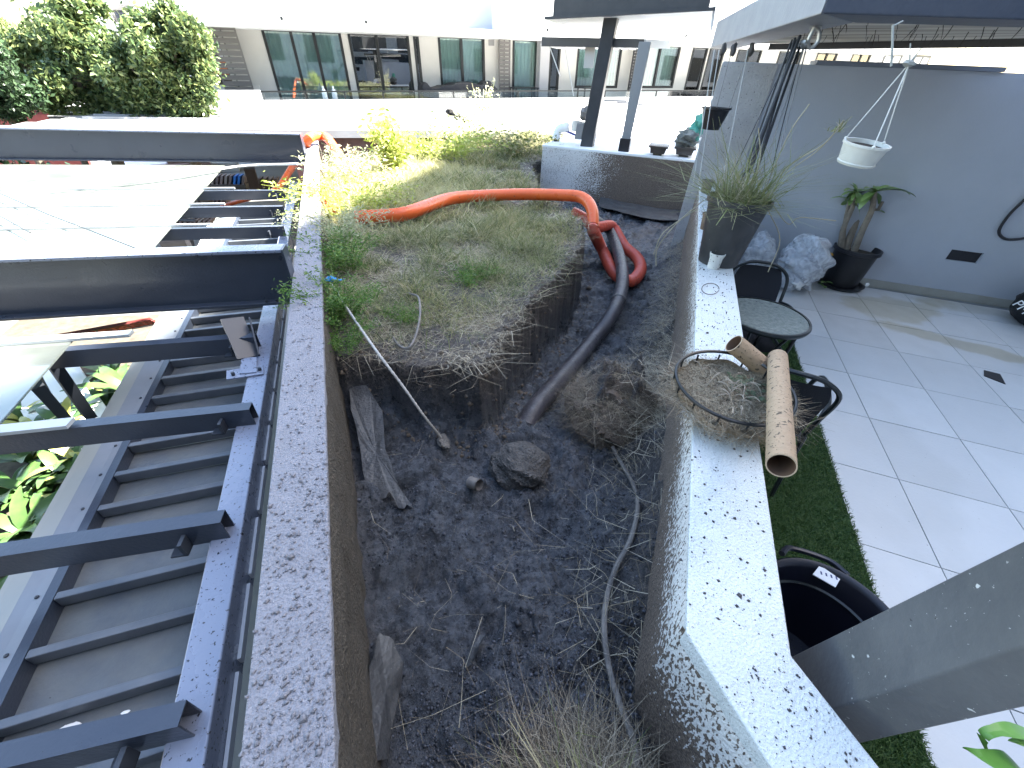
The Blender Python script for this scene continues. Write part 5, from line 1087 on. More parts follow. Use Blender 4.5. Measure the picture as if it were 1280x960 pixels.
# black tub
tc_ = T(.93, 1.02, FZ+.02)
tub = thing('plastic_tub', 'big round black plastic tub with a white tag standing on the turf', 'tub', tc_)
TB = mat('navy_black_plastic', (.006, .007, .014), .35)
part('shell', MB().lathe(tc_, [(0, .001), (.19, .001), (.215, .12), (.245, .40), (.262, .415), (.27, .43), (.262, .44), (.247, .435), (.235, .42), (.205, .13), (.18, .02), (0, .02)], 44), TB, tub)
part('inner_ridge', MB().lathe(tc_, [(.226, .33), (.217, .325), (.222, .315)], 44), TUBEM, tub)
hd = T(.93-.02, 1.02+.262, FZ+.45)
part('handle', MB().tube(catmull([hd+E1*-.12-E2*.01, hd+E1*-.07+E2*.05+np.array([0, 0, -.02]), hd+E1*.07+E2*.05+np.array([0, 0, -.02]), hd+E1*.12-E2*.01], 5), .012, 8), TB, tub)
q = W(1030, 718, FZ+.45); tg_ = part('tag', MB().prism([q+E1*-.045-E2*.02, q+E1*.03-E2*.045, q+E1*.055+E2*.0, q+E1*-.01+E2*.035], [p+np.array([0, 0, .004]) for p in (q+E1*-.045-E2*.02, q+E1*.03-E2*.045, q+E1*.055+E2*.0, q+E1*-.01+E2*.035)]), mat('white_tag', (.5, .52, .54), .6), tub)
for k in range(4): a = q+E1*(-.012+.018*k)+E2*(.0)+np.array([0, 0, .0045]); part('tag_mark', MB().bar(a-E2*.008, a+E2*.006, .006, .001), mat('print_blue', (.03, .04, .12), .6), tg_)
bt = T(.79, .98, FZ+.06); b_ = thing('water_bottle', 'blue tinted plastic bottle lying inside the black tub', 'bottle', bt)
part('body', MB().tube([bt, bt+E2*.10+np.array([0, 0, .10]), bt+E2*.14+np.array([0, 0, .13])], [.045, .045, .018], 12), mat('blue_plastic', (.03, .07, .16), .2), b_)
# potted frangipani by the wall
pc = W(1047, 356, FZ); pc[2] = FZ; rho = math.hypot(pc[0], pc[1])
pt = thing('potted_tree', 'black pot on a saucer with a stubby branching tree in front of the grey wall', 'plant', pc)
part('pot', MB().lathe(pc+np.array([0, 0, .03]), [(0, 0), (.19, 0), (.225, .40), (.25, .41), (.25, .45), (.232, .45), (.222, .41), (.21, .36), (0, .36)], 36), BLACK, pt)
part('saucer', MB().lathe(pc, [(0, .002), (.24, .002), (.275, .045), (.258, .045), (.23, .02), (0, .02)], 36), BLACK, pt)
part('soil', MB().lathe(pc, [(0, .44), (.12, .435), (.219, .42)], 24), mat('potting_soil', (.035, .028, .02), .9, c2=(.06, .05, .035), nscale=40, bump=.6, bscale=90), pt)
q = AT(1084, 356, rho-.27); part('tape_patch', MB().blob(q, .02, 2, .5, 2, 3), WHITEPAINT, pt)
BARK = mat('pale_frangipani_bark', (.26, .22, .17), .8, c2=(.17, .14, .11), nscale=14, bump=.5, bscale=40)
def A(u, v, d=0): return AT(u, v, rho+d)
tips = []
for pts_, r0 in (([(1050, 322), (1053, 290), (1066, 258), (1070, 240)], .032), ([(1054, 322), (1063, 295), (1074, 272), (1087, 265)], .045), ([(1066, 318), (1078, 288), (1090, 262), (1093, 240)], .04), ([(1052, 322), (1056, 280), (1062, 250)], .026)):
    P = catmull([A(u, v, .05*i*(1 if r0 > .04 else -1)) for i, (u, v) in enumerate(pts_)], 6); part('stem', MB().tube(P, np.linspace(r0*1.0, r0*.62, len(P)), 9), BARK, pt); tips.append(P[-1])
P = [A(1090, 262), A(1098, 262), A(1103, 252)]; part('stem', MB().tube(P, .018, 7), BARK, pt)
LEAFB = mat('broad_green_leaf', (.10, .19, .06), .35, c2=(.22, .32, .10), nscale=9)
def leafmesh(L=.2, w=.06, droop=.3, fold=.25, n=7):
    mb = MB()
    for i in range(n+1):
        t = i/n; ww = w*math.sin(math.pi*min(.98, .08+t*.9))**.75; x = L*t*(1-.12*t*t*droop*3); z = -droop*L*t*t
        mb.v += [(x, -ww/2, z+fold*ww/2), (x, 0, z), (x, ww/2, z+fold*ww/2)]
    for i in range(n): mb.f += [(i*3, i*3+1, i*3+4, i*3+3), (i*3+1, i*3+2, i*3+5, i*3+4)]
    mb.sm = True; return mb
def leaves(parent, specs, m, L=.2, w=.06, droop=.3):
    me = mesh('leaf', leafmesh(L, w, droop), m, True)
    for (p, az_, el_, s) in specs:
        o = bpy.data.objects.new('leaf', me); COL.objects.link(o); o.parent = parent; o.location = Vector(np.array(p)-ORG[parent]); o.rotation_euler = (0, -el_, az_); o.scale = (s, s, s)
r = random.Random(8); sp_ = []
for tp, n in ((tips[0], 16), (tips[2], 18), (tips[3], 8), (tips[1], 6)):
    for k in range(n): sp_.append((tp, r.uniform(0, 6.28), r.uniform(-.7, 1.1), r.uniform(.5, 1.05)))
for k in range(2): sp_.append((tips[2], -.62+.25*k, .35, 1.9))
leaves(pt, sp_, LEAFB, .23, .075, .35)
weed_t = []
sp_ = [(pc+np.array([r.uniform(-.16, .16), r.uniform(-.16, .16), .39]), r.uniform(0, 6.28), r.uniform(.1, .9), r.uniform(.3, .55)) for k in range(44)]
leaves(pt, sp_, LEAFB, .17, .07, .2)
sp_ = [(A(1028, 360, -.3)+np.array([0, 0, -.02+.05*(k % 3)]), r.uniform(0, 6.28), .2, .5) for k in range(7)]; leaves(pt, sp_, LEAFB, .17, .1, .2)
part('leaf_tag', MB().blob(A(1037, 318, -.15), .035, 2, .5, 3, 3, (1.3, 1, .6)), mat('fallen_leaf', (.6, .35, .06), .6), pt)
# clear bags
def bagm():
    if 'thin_clear_plastic' in MATS: return MATS['thin_clear_plastic']
    m = mat('thin_clear_plastic', (.68, .71, .75), .15, bump=1, bscale=13); N = m.node_tree.nodes; L = m.node_tree.links
    tr = N.new('ShaderNodeBsdfTransparent'); tr.inputs[0].default_value = (.92, .94, .96, 1); mx = N.new('ShaderNodeMixShader'); n = N.new('ShaderNodeTexNoise'); n.inputs['Scale'].default_value = 9; n.inputs['Detail'].default_value = 5; n.inputs['Distortion'].default_value = 2
    tc = N.new('ShaderNodeTexCoord'); L.new(tc.outputs['Object'], n.inputs[0]); r = N.new('ShaderNodeMapRange'); r.inputs[1].default_value = .3; r.inputs[2].default_value = .75; r.inputs[3].default_value = .35; r.inputs[4].default_value = .9
    L.new(n.outputs['Fac'], r.inputs[0]); L.new(r.outputs[0], mx.inputs[0]); L.new(tr.outputs[0], mx.inputs[1]); L.new(N['Principled BSDF'].outputs[0], mx.inputs[2]); L.new(mx.outputs[0], N['Material Output'].inputs[0]); return m
BAGM = mat('clear_plastic_bag', (.55, .58, .62), .18, trans=.55, bump=.9, bscale=16, ior=1.3, c2=(.30, .33, .38), nscale=7, namt=1.2, specks=[((.75, .77, .8), 14, .68)])
for (e1_, e2_, rd, hz, lb, sd) in ((1.13, 5.75, .19, .30, 'smaller crumpled clear plastic bag between the big black pot and the fuller bag', 3), (1.62, 5.72, .27, .34, 'big clear plastic bag stuffed with wrappings in the corner by the grey wall', 7)):
    c = T(e1_, e2_, FZ+hz*.9); BAGM = bagm(); t = thing('plastic_bag', lb, 'bag', T(e1_, e2_, FZ)); part('bag', MB().blob(c, rd, 7, .30, 2.6, sd, (1.05, 1, hz/rd)), BAGM, t)
    r = random.Random(sd)
    for k in range(22): q = c+np.array([r.uniform(-.6, .6), r.uniform(-.6, .2), r.uniform(-.7, .3)])*rd; part('content', MB().blob(q, rd*r.uniform(.15, .3), 2, .7, 2, k+sd), mat('bag_content_%d' % (k % 3), [(.6, .62, .66), (.25, .28, .36), (.72, .72, .70)][k % 3], .6), t)
# big black pot on the wall
bp = T(.405, 3.28, .002); big = thing('big_pot', 'big black dusty pot full of straggly grass on top of the white wall', 'plant pot', bp)
BPM = mat('dusty_black_pot', (.035, .036, .038), .45, c2=(.06, .06, .06), nscale=4, specks=[((.35, .33, .3), 38, .735), ((.3, .28, .25), 80, .75)], rvar=.12)
part('pot', MB().lathe(bp, [(0, 0), (.135, 0), (.19, .40), (.205, .405), (.207, .44), (.192, .44), (.18, .38), (0, .38)], 40), BPM, big)
part('soil', MB().lathe(bp, [(0, .41), (.1, .40), (.181, .385)], 20), MATS['potting_soil'], big)
def potblades(parent, c, rr0, n, h, w, lean, m, seed):
    r = np.random.default_rng(seed); a = r.uniform(0, 6.283, n); q = rr0*r.uniform(0, 1, n)**.5
    o = blades('grass_blades', c[0]+np.cos(a)*q, c[1]+np.sin(a)*q, np.full(n, c[2]), h, w, lean, m, kind='stuff', seed=seed, bend=.6, curl=1.2); o.parent = parent; o.location = Vector(-ORG[parent]); return o
OLIVE = leafmat('olive_pot_grass', [(.10, .13, .04), (.17, .2, .07), (.26, .26, .13), (.14, .17, .07), (.34, .3, .19)], .6, .3)
potblades(big, bp+np.array([0, 0, .40]), .17, 380, .52, .0065, .95, OLIVE, 41); potblades(big, bp+np.array([0, 0, .40]), .16, 260, .22, .009, 1.8, OLIVE, 42)
potblades(big, bp+np.array([0, 0, .40]), .12, 60, .5, .004, .8, STRAW, 43)
r = random.Random(4)
for k, pp_ in enumerate([[(950, 245, 3.6), (990, 205, 3.5), (1030, 180, 3.4), (1055, 150, 3.3)], [(945, 250, 3.6), (985, 215, 3.5), (1020, 190, 3.5), (1040, 170, 3.4)], [(965, 255, 3.6), (985, 280, 3.6), (1000, 272, 3.6), (1045, 276, 3.7)], [(955, 240, 3.6), (985, 170, 3.5), (1012, 130, 3.5)], [(940, 235, 3.6), (950, 200, 3.6), (948, 160, 3.6)], [(820, 332, 3.2), (822, 310, 3.2), (845, 280, 3.2), (880, 250, 3.4)], [(817, 318, 3.2), (830, 290, 3.2), (870, 262, 3.4)], [(960, 262, 3.5), (975, 300, 3.5), (960, 340, 3.4)]]):
    part('long_stem', MB().tube(catmull([AT(u, v, d) for u, v, d in pp_], 5), .0035, 5), mat('straw_stem', (.32, .29, .2), .8), big)
potblades(big, AT(1042, 165, 3.4), .04, 20, .10, .008, 1.0, OLIVE, 44)
# cup, rusty pot
cc = W(891, 335, 0); cup = thing('plastic_cup', 'white mud flecked plastic cup standing on the end of the speckled wall top', 'cup', cc)
part('cup', MB().lathe(cc, [(0, .001), (.040, .001), (.043, .07), (.052, .10), (.052, .108), (.047, .108), (.038, .07), (.036, .06), (0, .06)], 28), mat('flecked_white_plastic', (.62, .62, .58), .5, c2=(.55, .54, .5), specks=[((.06, .05, .04), 75, .62)]), cup)
single('wire_ring', MB().tube(catmull([W(876+9*math.cos(a)*1.2+12, 362+7*math.sin(a)-1, .004) for a in np.linspace(.3, 6.3, 12)], 3), .0022, 5), GREYP, 'thin bent wire ring lying on the speckled wall top behind the basket', 'wire')
for (u, v, rr_, hh, lb) in ((872, 285, .05, .12, 'small rusty brown pot with dead stalks beside the big black pot'), (877, 240, .065, .12, 'small grey plastic pot nearest on the wall top beyond the big black pot'), (884, 215, .065, .11, 'small grey plastic pot farthest on the wall top beyond the big black pot')):
    c = W(u, v, 0.001); 
    e1c = c@E1; c = T(min(max(e1c, .31), .42), c@E2, .001); t = thing('small_pot', lb, 'plant pot', c)
    part('pot', MB().lathe(c, [(0, 0), (rr_*.75, 0), (rr_, hh), (rr_*1.12, hh), (rr_*1.12, hh+.015), (rr_*.92, hh+.015), (rr_*.85, hh*.85), (0, hh*.85)], 20), mat('rusty_pot' if v == 285 else 'grey_small_pot', (.13, .08, .05) if v == 285 else (.12, .12, .115), .7, c2=(.2, .15, .11), nscale=18, specks=[((.3, .28, .26), 60, .7)]), t)
    if v == 285: potblades(t, c+np.array([0, 0, hh]), rr_, 90, .12, .003, 1.4, STRAW, 51)
# hanging white pot
hp_ = AT(1082, 178, 3.5); base = hp_-np.array([0, 0, .115]); ap = AT(1137, 79, 3.5)
hw = thing('hanging_pot', 'round white plastic pot hanging on three strings in front of the grey wall', 'plant pot', base)
tilt = np.array(Matrix.Rotation(rad(7), 3, Vector(RM[0])))
part('pot', MB().lathe(base, [(0, 0), (.098, 0), (.104, .012), (.100, .018), (.118, .10), (.124, .102), (.124, .115), (.112, .115), (.108, .09), (0, .085)], 40, M=tilt), mat('white_pot_plastic', (.66, .66, .60), .4, c2=(.58, .57, .5), nscale=6, specks=[((.15, .13, .1), 40, .77)]), hw)
part('soil', MB().lathe(base, [(0, .097), (.109, .094)], 20, M=tilt), MATS['potting_soil'], hw)
for k in range(3):
    a = 1.9+k*2.09; q = base+tilt@np.array([.118*math.cos(a), .118*math.sin(a), .115]); part('string', MB().tube([q, q*.5+ap*.5+np.array([0, 0, -.004]), ap], .0035, 6), mat('white_cord', (.6, .6, .56), .7), hw); part('lug', MB().blob(q, .010, 2, .1, 2, 2), MATS['white_pot_plastic'], hw)
part('knot', MB().blob(ap, .022, 2, .6, 3, 4, (1.5, 1, .7)).tube([ap, AT(1152, 60, 3.5)], .004, 5).tube([ap, AT(1138, 54, 3.5)], .003, 5), mat('grey_cord', (.35, .36, .33), .7), hw)
single('plastic_tie', MB().tube([AT(1116, 31, 3.4), AT(1115.5, 56, 3.4), AT(1114, 83, 3.4)], .006, 6).tube([AT(1116, 33, 3.4), AT(1129, 26, 3.4)], .004, 5), mat('grey_cord', (0, 0, 0)), 'pale plastic tie hanging from the reed matting left of the white pot', 'tie')
# shackle and dark ropes
hk = thing('hook', 'grey steel shackle hanging under the corner of the canopy', 'hook', AT(1015, 45, 4.4))
GMET = mat('galvanised', (.42, .42, .41), .35, metal=.6)
part('shackle', MB().tube(catmull([AT(1018, 34, 4.4), AT(1024, 40, 4.4), AT(1022, 52, 4.4), AT(1013, 60, 4.4), AT(1010, 52, 4.4), AT(1014, 42, 4.4), AT(1018, 34, 4.4)], 5), .013, 8), GMET, hk)
part('pin', MB().blob(AT(1004, 55, 4.4), .03, 2, .7, 3, 3, (1.2, 1, .8)), GMET, hk); part('plate', MB().bar(AT(1012, 34, 4.42), AT(1027, 35, 4.42), .03, .02), GMET, hk)
bu = thing('rope_bundle', 'bundle of dark ropes and canes slanting from the shackle down to the big black pot', 'rope', AT(960, 160, 4))
for k, (u0, v0_, u1, v1_, rr_) in enumerate([(1001, 55, 938, 235, .016), (996, 50, 930, 238, .014), (990, 50, 925, 232, .012), (1005, 60, 945, 240, .010), (1000, 45, 934, 215, .02), (994, 48, 942, 225, .018), (1008, 60, 960, 250, .008), (998, 52, 920, 250, .006), (1003, 62, 962, 225, .006), (990, 60, 893, 262, .005)]):
    a, b = AT(u0, v0_, 4.4), AT(u1, v1_, 3.55); m_ = (a+b)/2+np.array([0, 0, -.02-.01*(k % 3)]); part('strand', MB().tube(catmull([a, m_, b], 6), rr_*.55, 6), mat('dark_rope', (.02, .021, .022), .7) if k not in (3, 6) else mat('grey_rope', (.22, .22, .21), .7), bu)
hb_ = AT(896, 134, 5.6); bb = hb_-np.array([0, 0, .2]); t = thing('hanging_pot', 'small black hanging pot on thin wires at the end of the canopy', 'plant pot', bb)
part('pot', MB().lathe(bb, [(0, 0), (.085, 0), (.135, .18), (.15, .185), (.15, .2), (.125, .2), (.12, .17), (0, .17)], 24), BLACK, t)
for (u, v, du) in ((895, 62, -.12), (916, 58, 0), (938, 58, .12)):
    c = bb+E1*du+np.array([0, 0, .2]); part('wire', MB().tube([c, AT(u, v, 5.7)], .004, 5), MATS['grey_rope'], t)
for u in (904, 917, 939): part('hook', MB().blob(AT(u, 62, 5.7), .035, 2, .6, 3, u, (.8, .8, 1.5)), mat('dark_hook', (.08, .075, .07), .7), t)
for k, (u0, u1, v1_, lb) in enumerate(((893, 866, 232, 'leftmost pale wire hanging from the canopy end to the white wall'), (899, 872, 238, 'middle pale wire hanging from the canopy end to the white wall'), (935, 902, 232, 'rightmost thin wire hanging from the canopy end across the speckled panel'))):
    single('hanging_wire', MB().tube([AT(u0, 62, 5.6), AT((u0+u1)/2, (62+v1_)/2, 5.3), AT(u1, v1_, 5.0)], .0045, 5), mat('pale_wire', (.4, .4, .38), .5), lb, 'wire', 'wires hanging from the canopy end')
# basket with coco liner
bc = T(.39, 1.47, .006); R_ = .215
bk_ = thing('hanging_basket', 'black wire basket with torn coco liner and dead plants resting on the white wall', 'basket', bc)
WIRE = mat('black_wire', (.010, .011, .012), .35)
part('rim', MB().tube([bc+np.array([R_*math.cos(a), R_*math.sin(a), .125+.012*math.cos(a-1)]) for a in np.linspace(0, 2*math.pi, 49)[:-1]], .0065, 8, close=True), WIRE, bk_)
for k in range(14):
    a = 2*math.pi*k/14+.15; d = np.array([math.cos(a), math.sin(a), 0]); part('spoke', MB().tube(catmull([bc+d*R_+np.array([0, 0, .122]), bc+d*R_*.96+np.array([0, 0, .07]), bc+d*R_*.72+np.array([0, 0, .012])], 4), .004, 6), WIRE, bk_)
COCO = mat('coco_fibre', (.20, .145, .09), .95, c2=(.34, .26, .17), nscale=22, namt=1.2, bump=1, bscale=130)
lin_ = MB(); n = 64
for j in range(9):
    for i in range(n):
        a = 2*math.pi*i/n; t_ = j/8; w_ = .75+.25*math.sin(a*7+math.sin(a*3)*2)*t_; rr0 = R_*(.55+.42*math.sin(t_*1.6))*(1+.05*math.sin(a*9)*t_); z = .0+.10*t_**1.4*(.7+.3*w_)-.03*max(0, math.cos(a-4.6))*t_; lin_.v.append((bc[0]+rr0*math.cos(a), bc[1]+rr0*math.sin(a), bc[2]+z+.004))
lin_.f = [(j*n+i, j*n+(i+1) % n, (j+1)*n+(i+1) % n, (j+1)*n+i) for j in range(8) for i in range(n)]; part('coco_liner', lin_, COCO, bk_, smooth=True)
sb = MB().lathe(bc, [(0, .075), (.06, .085), (.12, .07), (.19, .05)], 30); sb.v = [(x, y, z+.03*float(fbm(np.array(x*30.), np.array(y*30.), 4))) for x, y, z in sb.v]; part('soil', sb, MATS['potting_soil'], bk_)
r = np.random.default_rng(6); n = 6000; a = r.uniform(0, 6.283, n); q = R_*r.uniform(.0, .8, n)**.6
o = blades('dead_stems', bc[0]+np.cos(a)*q, bc[1]+np.sin(a)*q, bc[2]+.078+0*a, .055, .0026, 2.0, STRAWD, seed=71, bend=1, curl=2.5); o.parent = bk_; o.location = Vector(-ORG[bk_])
n = 3200; a = r.uniform(0, 6.283, n); q = R_*r.uniform(.85, 1.04, n); zz = r.uniform(.015, .09, n)
o = blades('coco_fibres', bc[0]+np.cos(a)*q, bc[1]+np.sin(a)*q, bc[2]+zz, .035, .0014, 2.0, leafmat('coco_strands', [(.22, .16, .10), (.4, .31, .2), (.3, .22, .13)], .9, .2), seed=72, bend=1.2, curl=3); o.parent = bk_; o.location = Vector(-ORG[bk_])
n = 1800; a = r.uniform(0, 6.283, n); q = R_*r.uniform(.0, .85, n)**.6
o = blades('pale_dead_stems', bc[0]+np.cos(a)*q, bc[1]+np.sin(a)*q, bc[2]+.085+0*a, .06, .0019, 2.4, STRAW, seed=73, bend=1, curl=2.5); o.parent = bk_; o.location = Vector(-ORG[bk_])
for k in range(26):
    a = r.uniform(0, 6.28); q = bc+np.array([math.cos(a), math.sin(a), 0])*R_*r.uniform(0, .7)+np.array([0, 0, .09]); a2 = r.uniform(0, 6.28); e_ = q+np.array([math.cos(a2)*.06, math.sin(a2)*.06, r.uniform(.01, .05)]); part('twig', MB().tube(catmull([q, (q+e_)/2+np.array([0, 0, .015]), e_], 3), .0018, 5), mat('pale_twig', (.28, .24, .19), .8), bk_)
sp_ = [(bc+E1*r.uniform(.0, .13)+E2*r.uniform(-.02, .12)+np.array([0, 0, .09]), r.uniform(0, 6.28), r.uniform(-.1, .7), r.uniform(.12, .22)) for k in range(60)]; leaves(bk_, sp_, mat('dusty_succulent', (.03, .055, .025), .7, c2=(.08, .11, .06)), .13, .09, .3)
# cardboard tubes
CARD = mat('dirty_cardboard', (.36, .26, .165), .85, c2=(.27, .19, .12), nscale=7, namt=1, specks=[((.07, .05, .035), 45, .63), ((.06, .045, .03), 120, .64)], bump=.3, bscale=60); CARDI = mat('cardboard_inside', (.13, .075, .045), .9)
def tube_(name, lb, a, b, r, flare=1.0):
    a = np.array(a); b = np.array(b); d = (b-a)/np.linalg.norm(b-a); t = thing(name, lb, 'tube', (a+b)/2, 'dirty cardboard tubes by the basket')
    part('outer', MB().tube([a, a+d*.02, b-d*.03, b], [r*flare, r*flare, r, r], 28, caps=False), CARD, t); part('inner', MB().tube([a, b], r*.9, 28, caps=False), CARDI, t)
    for q, rr0 in ((a, r*flare), (b, r)):
        u = np.cross(d, [0, 0, 1]); u /= np.linalg.norm(u); w = np.cross(d, u); mb = MB(); n = 28
        for rad_ in (rr0, r*.9): mb.v += [tuple(q+(u*math.cos(6.2832*i/n)+w*math.sin(6.2832*i/n))*rad_) for i in range(n)]
        mb.f = [(i, (i+1) % n, n+(i+1) % n, n+i) for i in range(n)]; part('rim', mb, mat('cardboard_edge', (.45, .34, .23), .8), t, smooth=False)
tube_('cardboard_tube', 'long speckled cardboard tube leaning over the basket with its open end towards the viewer', W(972, 447, .16), W(976.5, 582, .30), .034, 1.06)
tube_('cardboard_tube', 'short cardboard tube with open end behind the basket on the wall', W(957, 462, .10), W(917, 429, .20), .040)
# bag with letters at the right edge
wq = gp(2.27, -.34, FZ); bgt = thing('tool_bag', 'black bag with white letters PMC cut off by the right edge of the view', 'bag', wq)
fz = (wq-CP); fz[2] = 0; fz /= np.linalg.norm(fz); sx = np.array([fz[1], -fz[0], 0]); 
part('body', MB().blob(wq+np.array([0, 0, .26])+sx*.20, .30, 6, .25, 2.0, 5, (1, 1, .86)), mat('black_nylon', (.008, .009, .011), .55, bump=.3, bscale=40), bgt)
part('handle', MB().tube(catmull([wq+np.array([0, 0, .42])+sx*-.02, wq+np.array([0, 0, .54])+sx*.1, wq+np.array([0, 0, .46])+sx*.26], 6), .018, 8), BLACK, bgt)
def text(parent, body, loc, size, right, up, m, ext=.002):
    cu = bpy.data.curves.new('lettering', 'FONT'); cu.body = body; cu.size = size; cu.extrude = ext; cu.align_x = 'CENTER'; cu.align_y = 'CENTER'
    tmp = bpy.data.objects.new('lettering_src', cu); COL.objects.link(tmp); dg = bpy.context.evaluated_depsgraph_get(); me = bpy.data.meshes.new_from_object(tmp.evaluated_get(dg)); bpy.data.objects.remove(tmp)
    me.materials.clear(); me.materials.append(m); o = bpy.data.objects.new('lettering', me); COL.objects.link(o); o.parent = parent
    r_v = Vector(right).normalized(); u_v = Vector(up); u_v = (u_v-r_v*u_v.dot(r_v)).normalized(); n_v = r_v.cross(u_v)
    M = Matrix((r_v, u_v, n_v)).transposed().to_4x4(); M.translation = Vector(np.array(loc)-ORG[parent]); o.matrix_local = M; return o
pw = AT(1274, 388, 7.0); nrm = -ray(1274, 388); nrm /= np.linalg.norm(nrm)
rt_ = RM[0]*1.0; text(bgt, 'PMC', AT(1281, 388, math.hypot(wq[0], wq[1])-.37), .115, sx*.8+np.array([0, 0, -.42]), np.array([0, 0, 1.])*.9-fz*.0+sx*.3, WHITEPAINT)
# hose loop on the grey wall
def onwall(u, v, off=-.03): return WP(u, v, GW0+gn*off, gn)
single('garden_hose', MB().tube(catmull([onwall(1300, 225), onwall(1282, 248), onwall(1262, 268), onwall(1249, 288), onwall(1255, 298), onwall(1272, 299), onwall(1300, 294)], 7), .014, 8), BLACK, 'loop of thin black hose hanging on the grey wall at the right edge', 'hose')
# foreground leaves bottom right
nl = W(1262, 985, -.25); pl = thing('potted_plant', 'green strap leaved plant poking into the bottom right corner', 'plant', nl)
BL_ = mat('fresh_green_leaf', (.10, .24, .04), .35, c2=(.16, .32, .07), nscale=6)
def strap(parent, pts, ws, m):
    P = catmull(pts, 6); mb = MB(); n = len(P)
    for i, p in enumerate(P):
        d = P[min(i+1, n-1)]-P[max(i-1, 0)]; s = np.cross(d, np.array([0, 0, 1.])+RM[2]*-.8); s /= np.linalg.norm(s); w = np.interp(i/(n-1), np.linspace(0, 1, len(ws)), ws); mb.v += [tuple(p-s*w), tuple(p+np.array([0, 0, -.006])), tuple(p+s*w)]
    for i in range(n-1): mb.f += [(i*3, i*3+1, i*3+4, i*3+3), (i*3+1, i*3+2, i*3+5, i*3+4)]
    part('leaf', mb, m, parent, smooth=True)
def NP(u, v, z): return W(u, v, z)
strap(pl, [NP(1300, 985, -.2), NP(1275, 958, -.12), NP(1240, 950, -.10), NP(1205, 934, -.10)], [.02, .03, .022, .001], BL_)
strap(pl, [NP(1320, 930, -.18), NP(1278, 915, -.08), NP(1245, 913, -.07), NP(1228, 922, -.09), NP(1237, 942, -.14)], [.02, .022, .012, .011, .001], BL_)
strap(pl, [NP(1320, 990, -.18), NP(1290, 935, -.08), NP(1262, 925, -.07)], [.02, .02, .002], BL_)

# ================================================================== STREET-LEVEL GARDEN AND CLUTTER ON THE LEFT
gb = single('garden_bed', MB().poly([(-3.0, .5), (-3.0, 9.2), (-6.3, 9.8), (-6.6, .5)], GZ+.001, GZ+.06), mat('garden_soil', (.05, .04, .03), .9, c2=(.10, .085, .06), nscale=8), kind='structure')
pv = thing('concrete_kerb', 'white sunlit concrete strip crossing the garden below the glass roof', 'kerb', (-4.5, 7.2, GZ))
a = W(95, 455, GZ+.1); b = W(20, 500, GZ+.1)
part('strip', MB().bar(W(70, 452, GZ+.14), W(135, 560, GZ+.14), .42, .16), WHITEPAINT, pv); part('strip', MB().bar(W(20, 470, GZ+.14), W(80, 570, GZ+.14), .25, .16), WHITEPAINT, pv)
STRAPL = mat('strap_leaf', (.035, .085, .025), .35, c2=(.08, .15, .04), nscale=4); STRAPY = mat('yellow_strap_leaf', (.28, .30, .06), .4, c2=(.4, .38, .1), nscale=4)
me1 = mesh('leaf', leafmesh(.55, .13, .55, .2, 6), STRAPL, True); me2 = mesh('leaf', leafmesh(.55, .12, .5, .2, 6), STRAPY, True)
r = random.Random(21)
GL = ['strap leaved plant just below the third purlin, left end of its row', 'strap leaved plant just below the third purlin, middle of its row', 'strap leaved plant just below the third purlin beside the pale flashing', 'strap leaved plant in the second row below the third purlin at the left', 'strap leaved plant in the second row below the third purlin in the middle', 'strap leaved plant halfway between the second and third purlins', 'strap leaved plant cut by the left edge above the second purlin', 'strap leaved plant half hidden under the third purlin beside the flashing', 'nearest strap leaved plant, half hidden behind the second purlin at the left edge', 'strap leaved plant low beside the flashing just above the second purlin', 'big rosette of dark leaves standing alone below the big deep beam', 'big rosette of dark leaves touching the flashing below the big deep beam', 'strap leaved plant in the shade between the white strip and the flashing', 'yellowish sunlit plant between the two dark struts and the glass edge', 'yellowish sunlit plant right of the dark struts just above the third purlin', 'yellowish sunlit plant at the left edge just above the third purlin', 'strap leaved plant against the flashing in the second row below the third purlin', 'strap leaved plant touching the flashing right under the third purlin', 'yellowish plant seen through the near end of the glass roof', 'strap leaved plant at the left edge midway between second and third purlins']
for i, (u, v) in enumerate([(20, 560), (60, 575), (95, 585), (25, 600), (70, 615), (45, 640), (15, 650), (85, 560), (10, 690), (50, 670), (130, 455), (148, 475), (120, 490), (35, 530), (70, 520), (10, 510), (100, 620), (125, 570), (30, 440), (0, 600)]):
    p = W(u, v, GZ+.35); p[2] = GZ+.06
    t = thing('strap_leaf_plant', GL[i], 'plant', p, 'strap leaved plants in the garden bed')
    big_ = 1.25 if i in (10, 11) else 1
    for k in range(15):
        o = bpy.data.objects.new('leaf', me2 if (k % 9 == 0 or (i in (13, 14, 15, 18) and k % 2)) else me1); COL.objects.link(o); o.parent = t; s = r.uniform(.6, 1.1)*big_; o.scale = (s, s, s)
        o.rotation_euler = (r.uniform(-.3, .3), -r.uniform(.35, 1.25), k*2.4+r.uniform(-.3, .3)); o.location = (0, 0, .02)
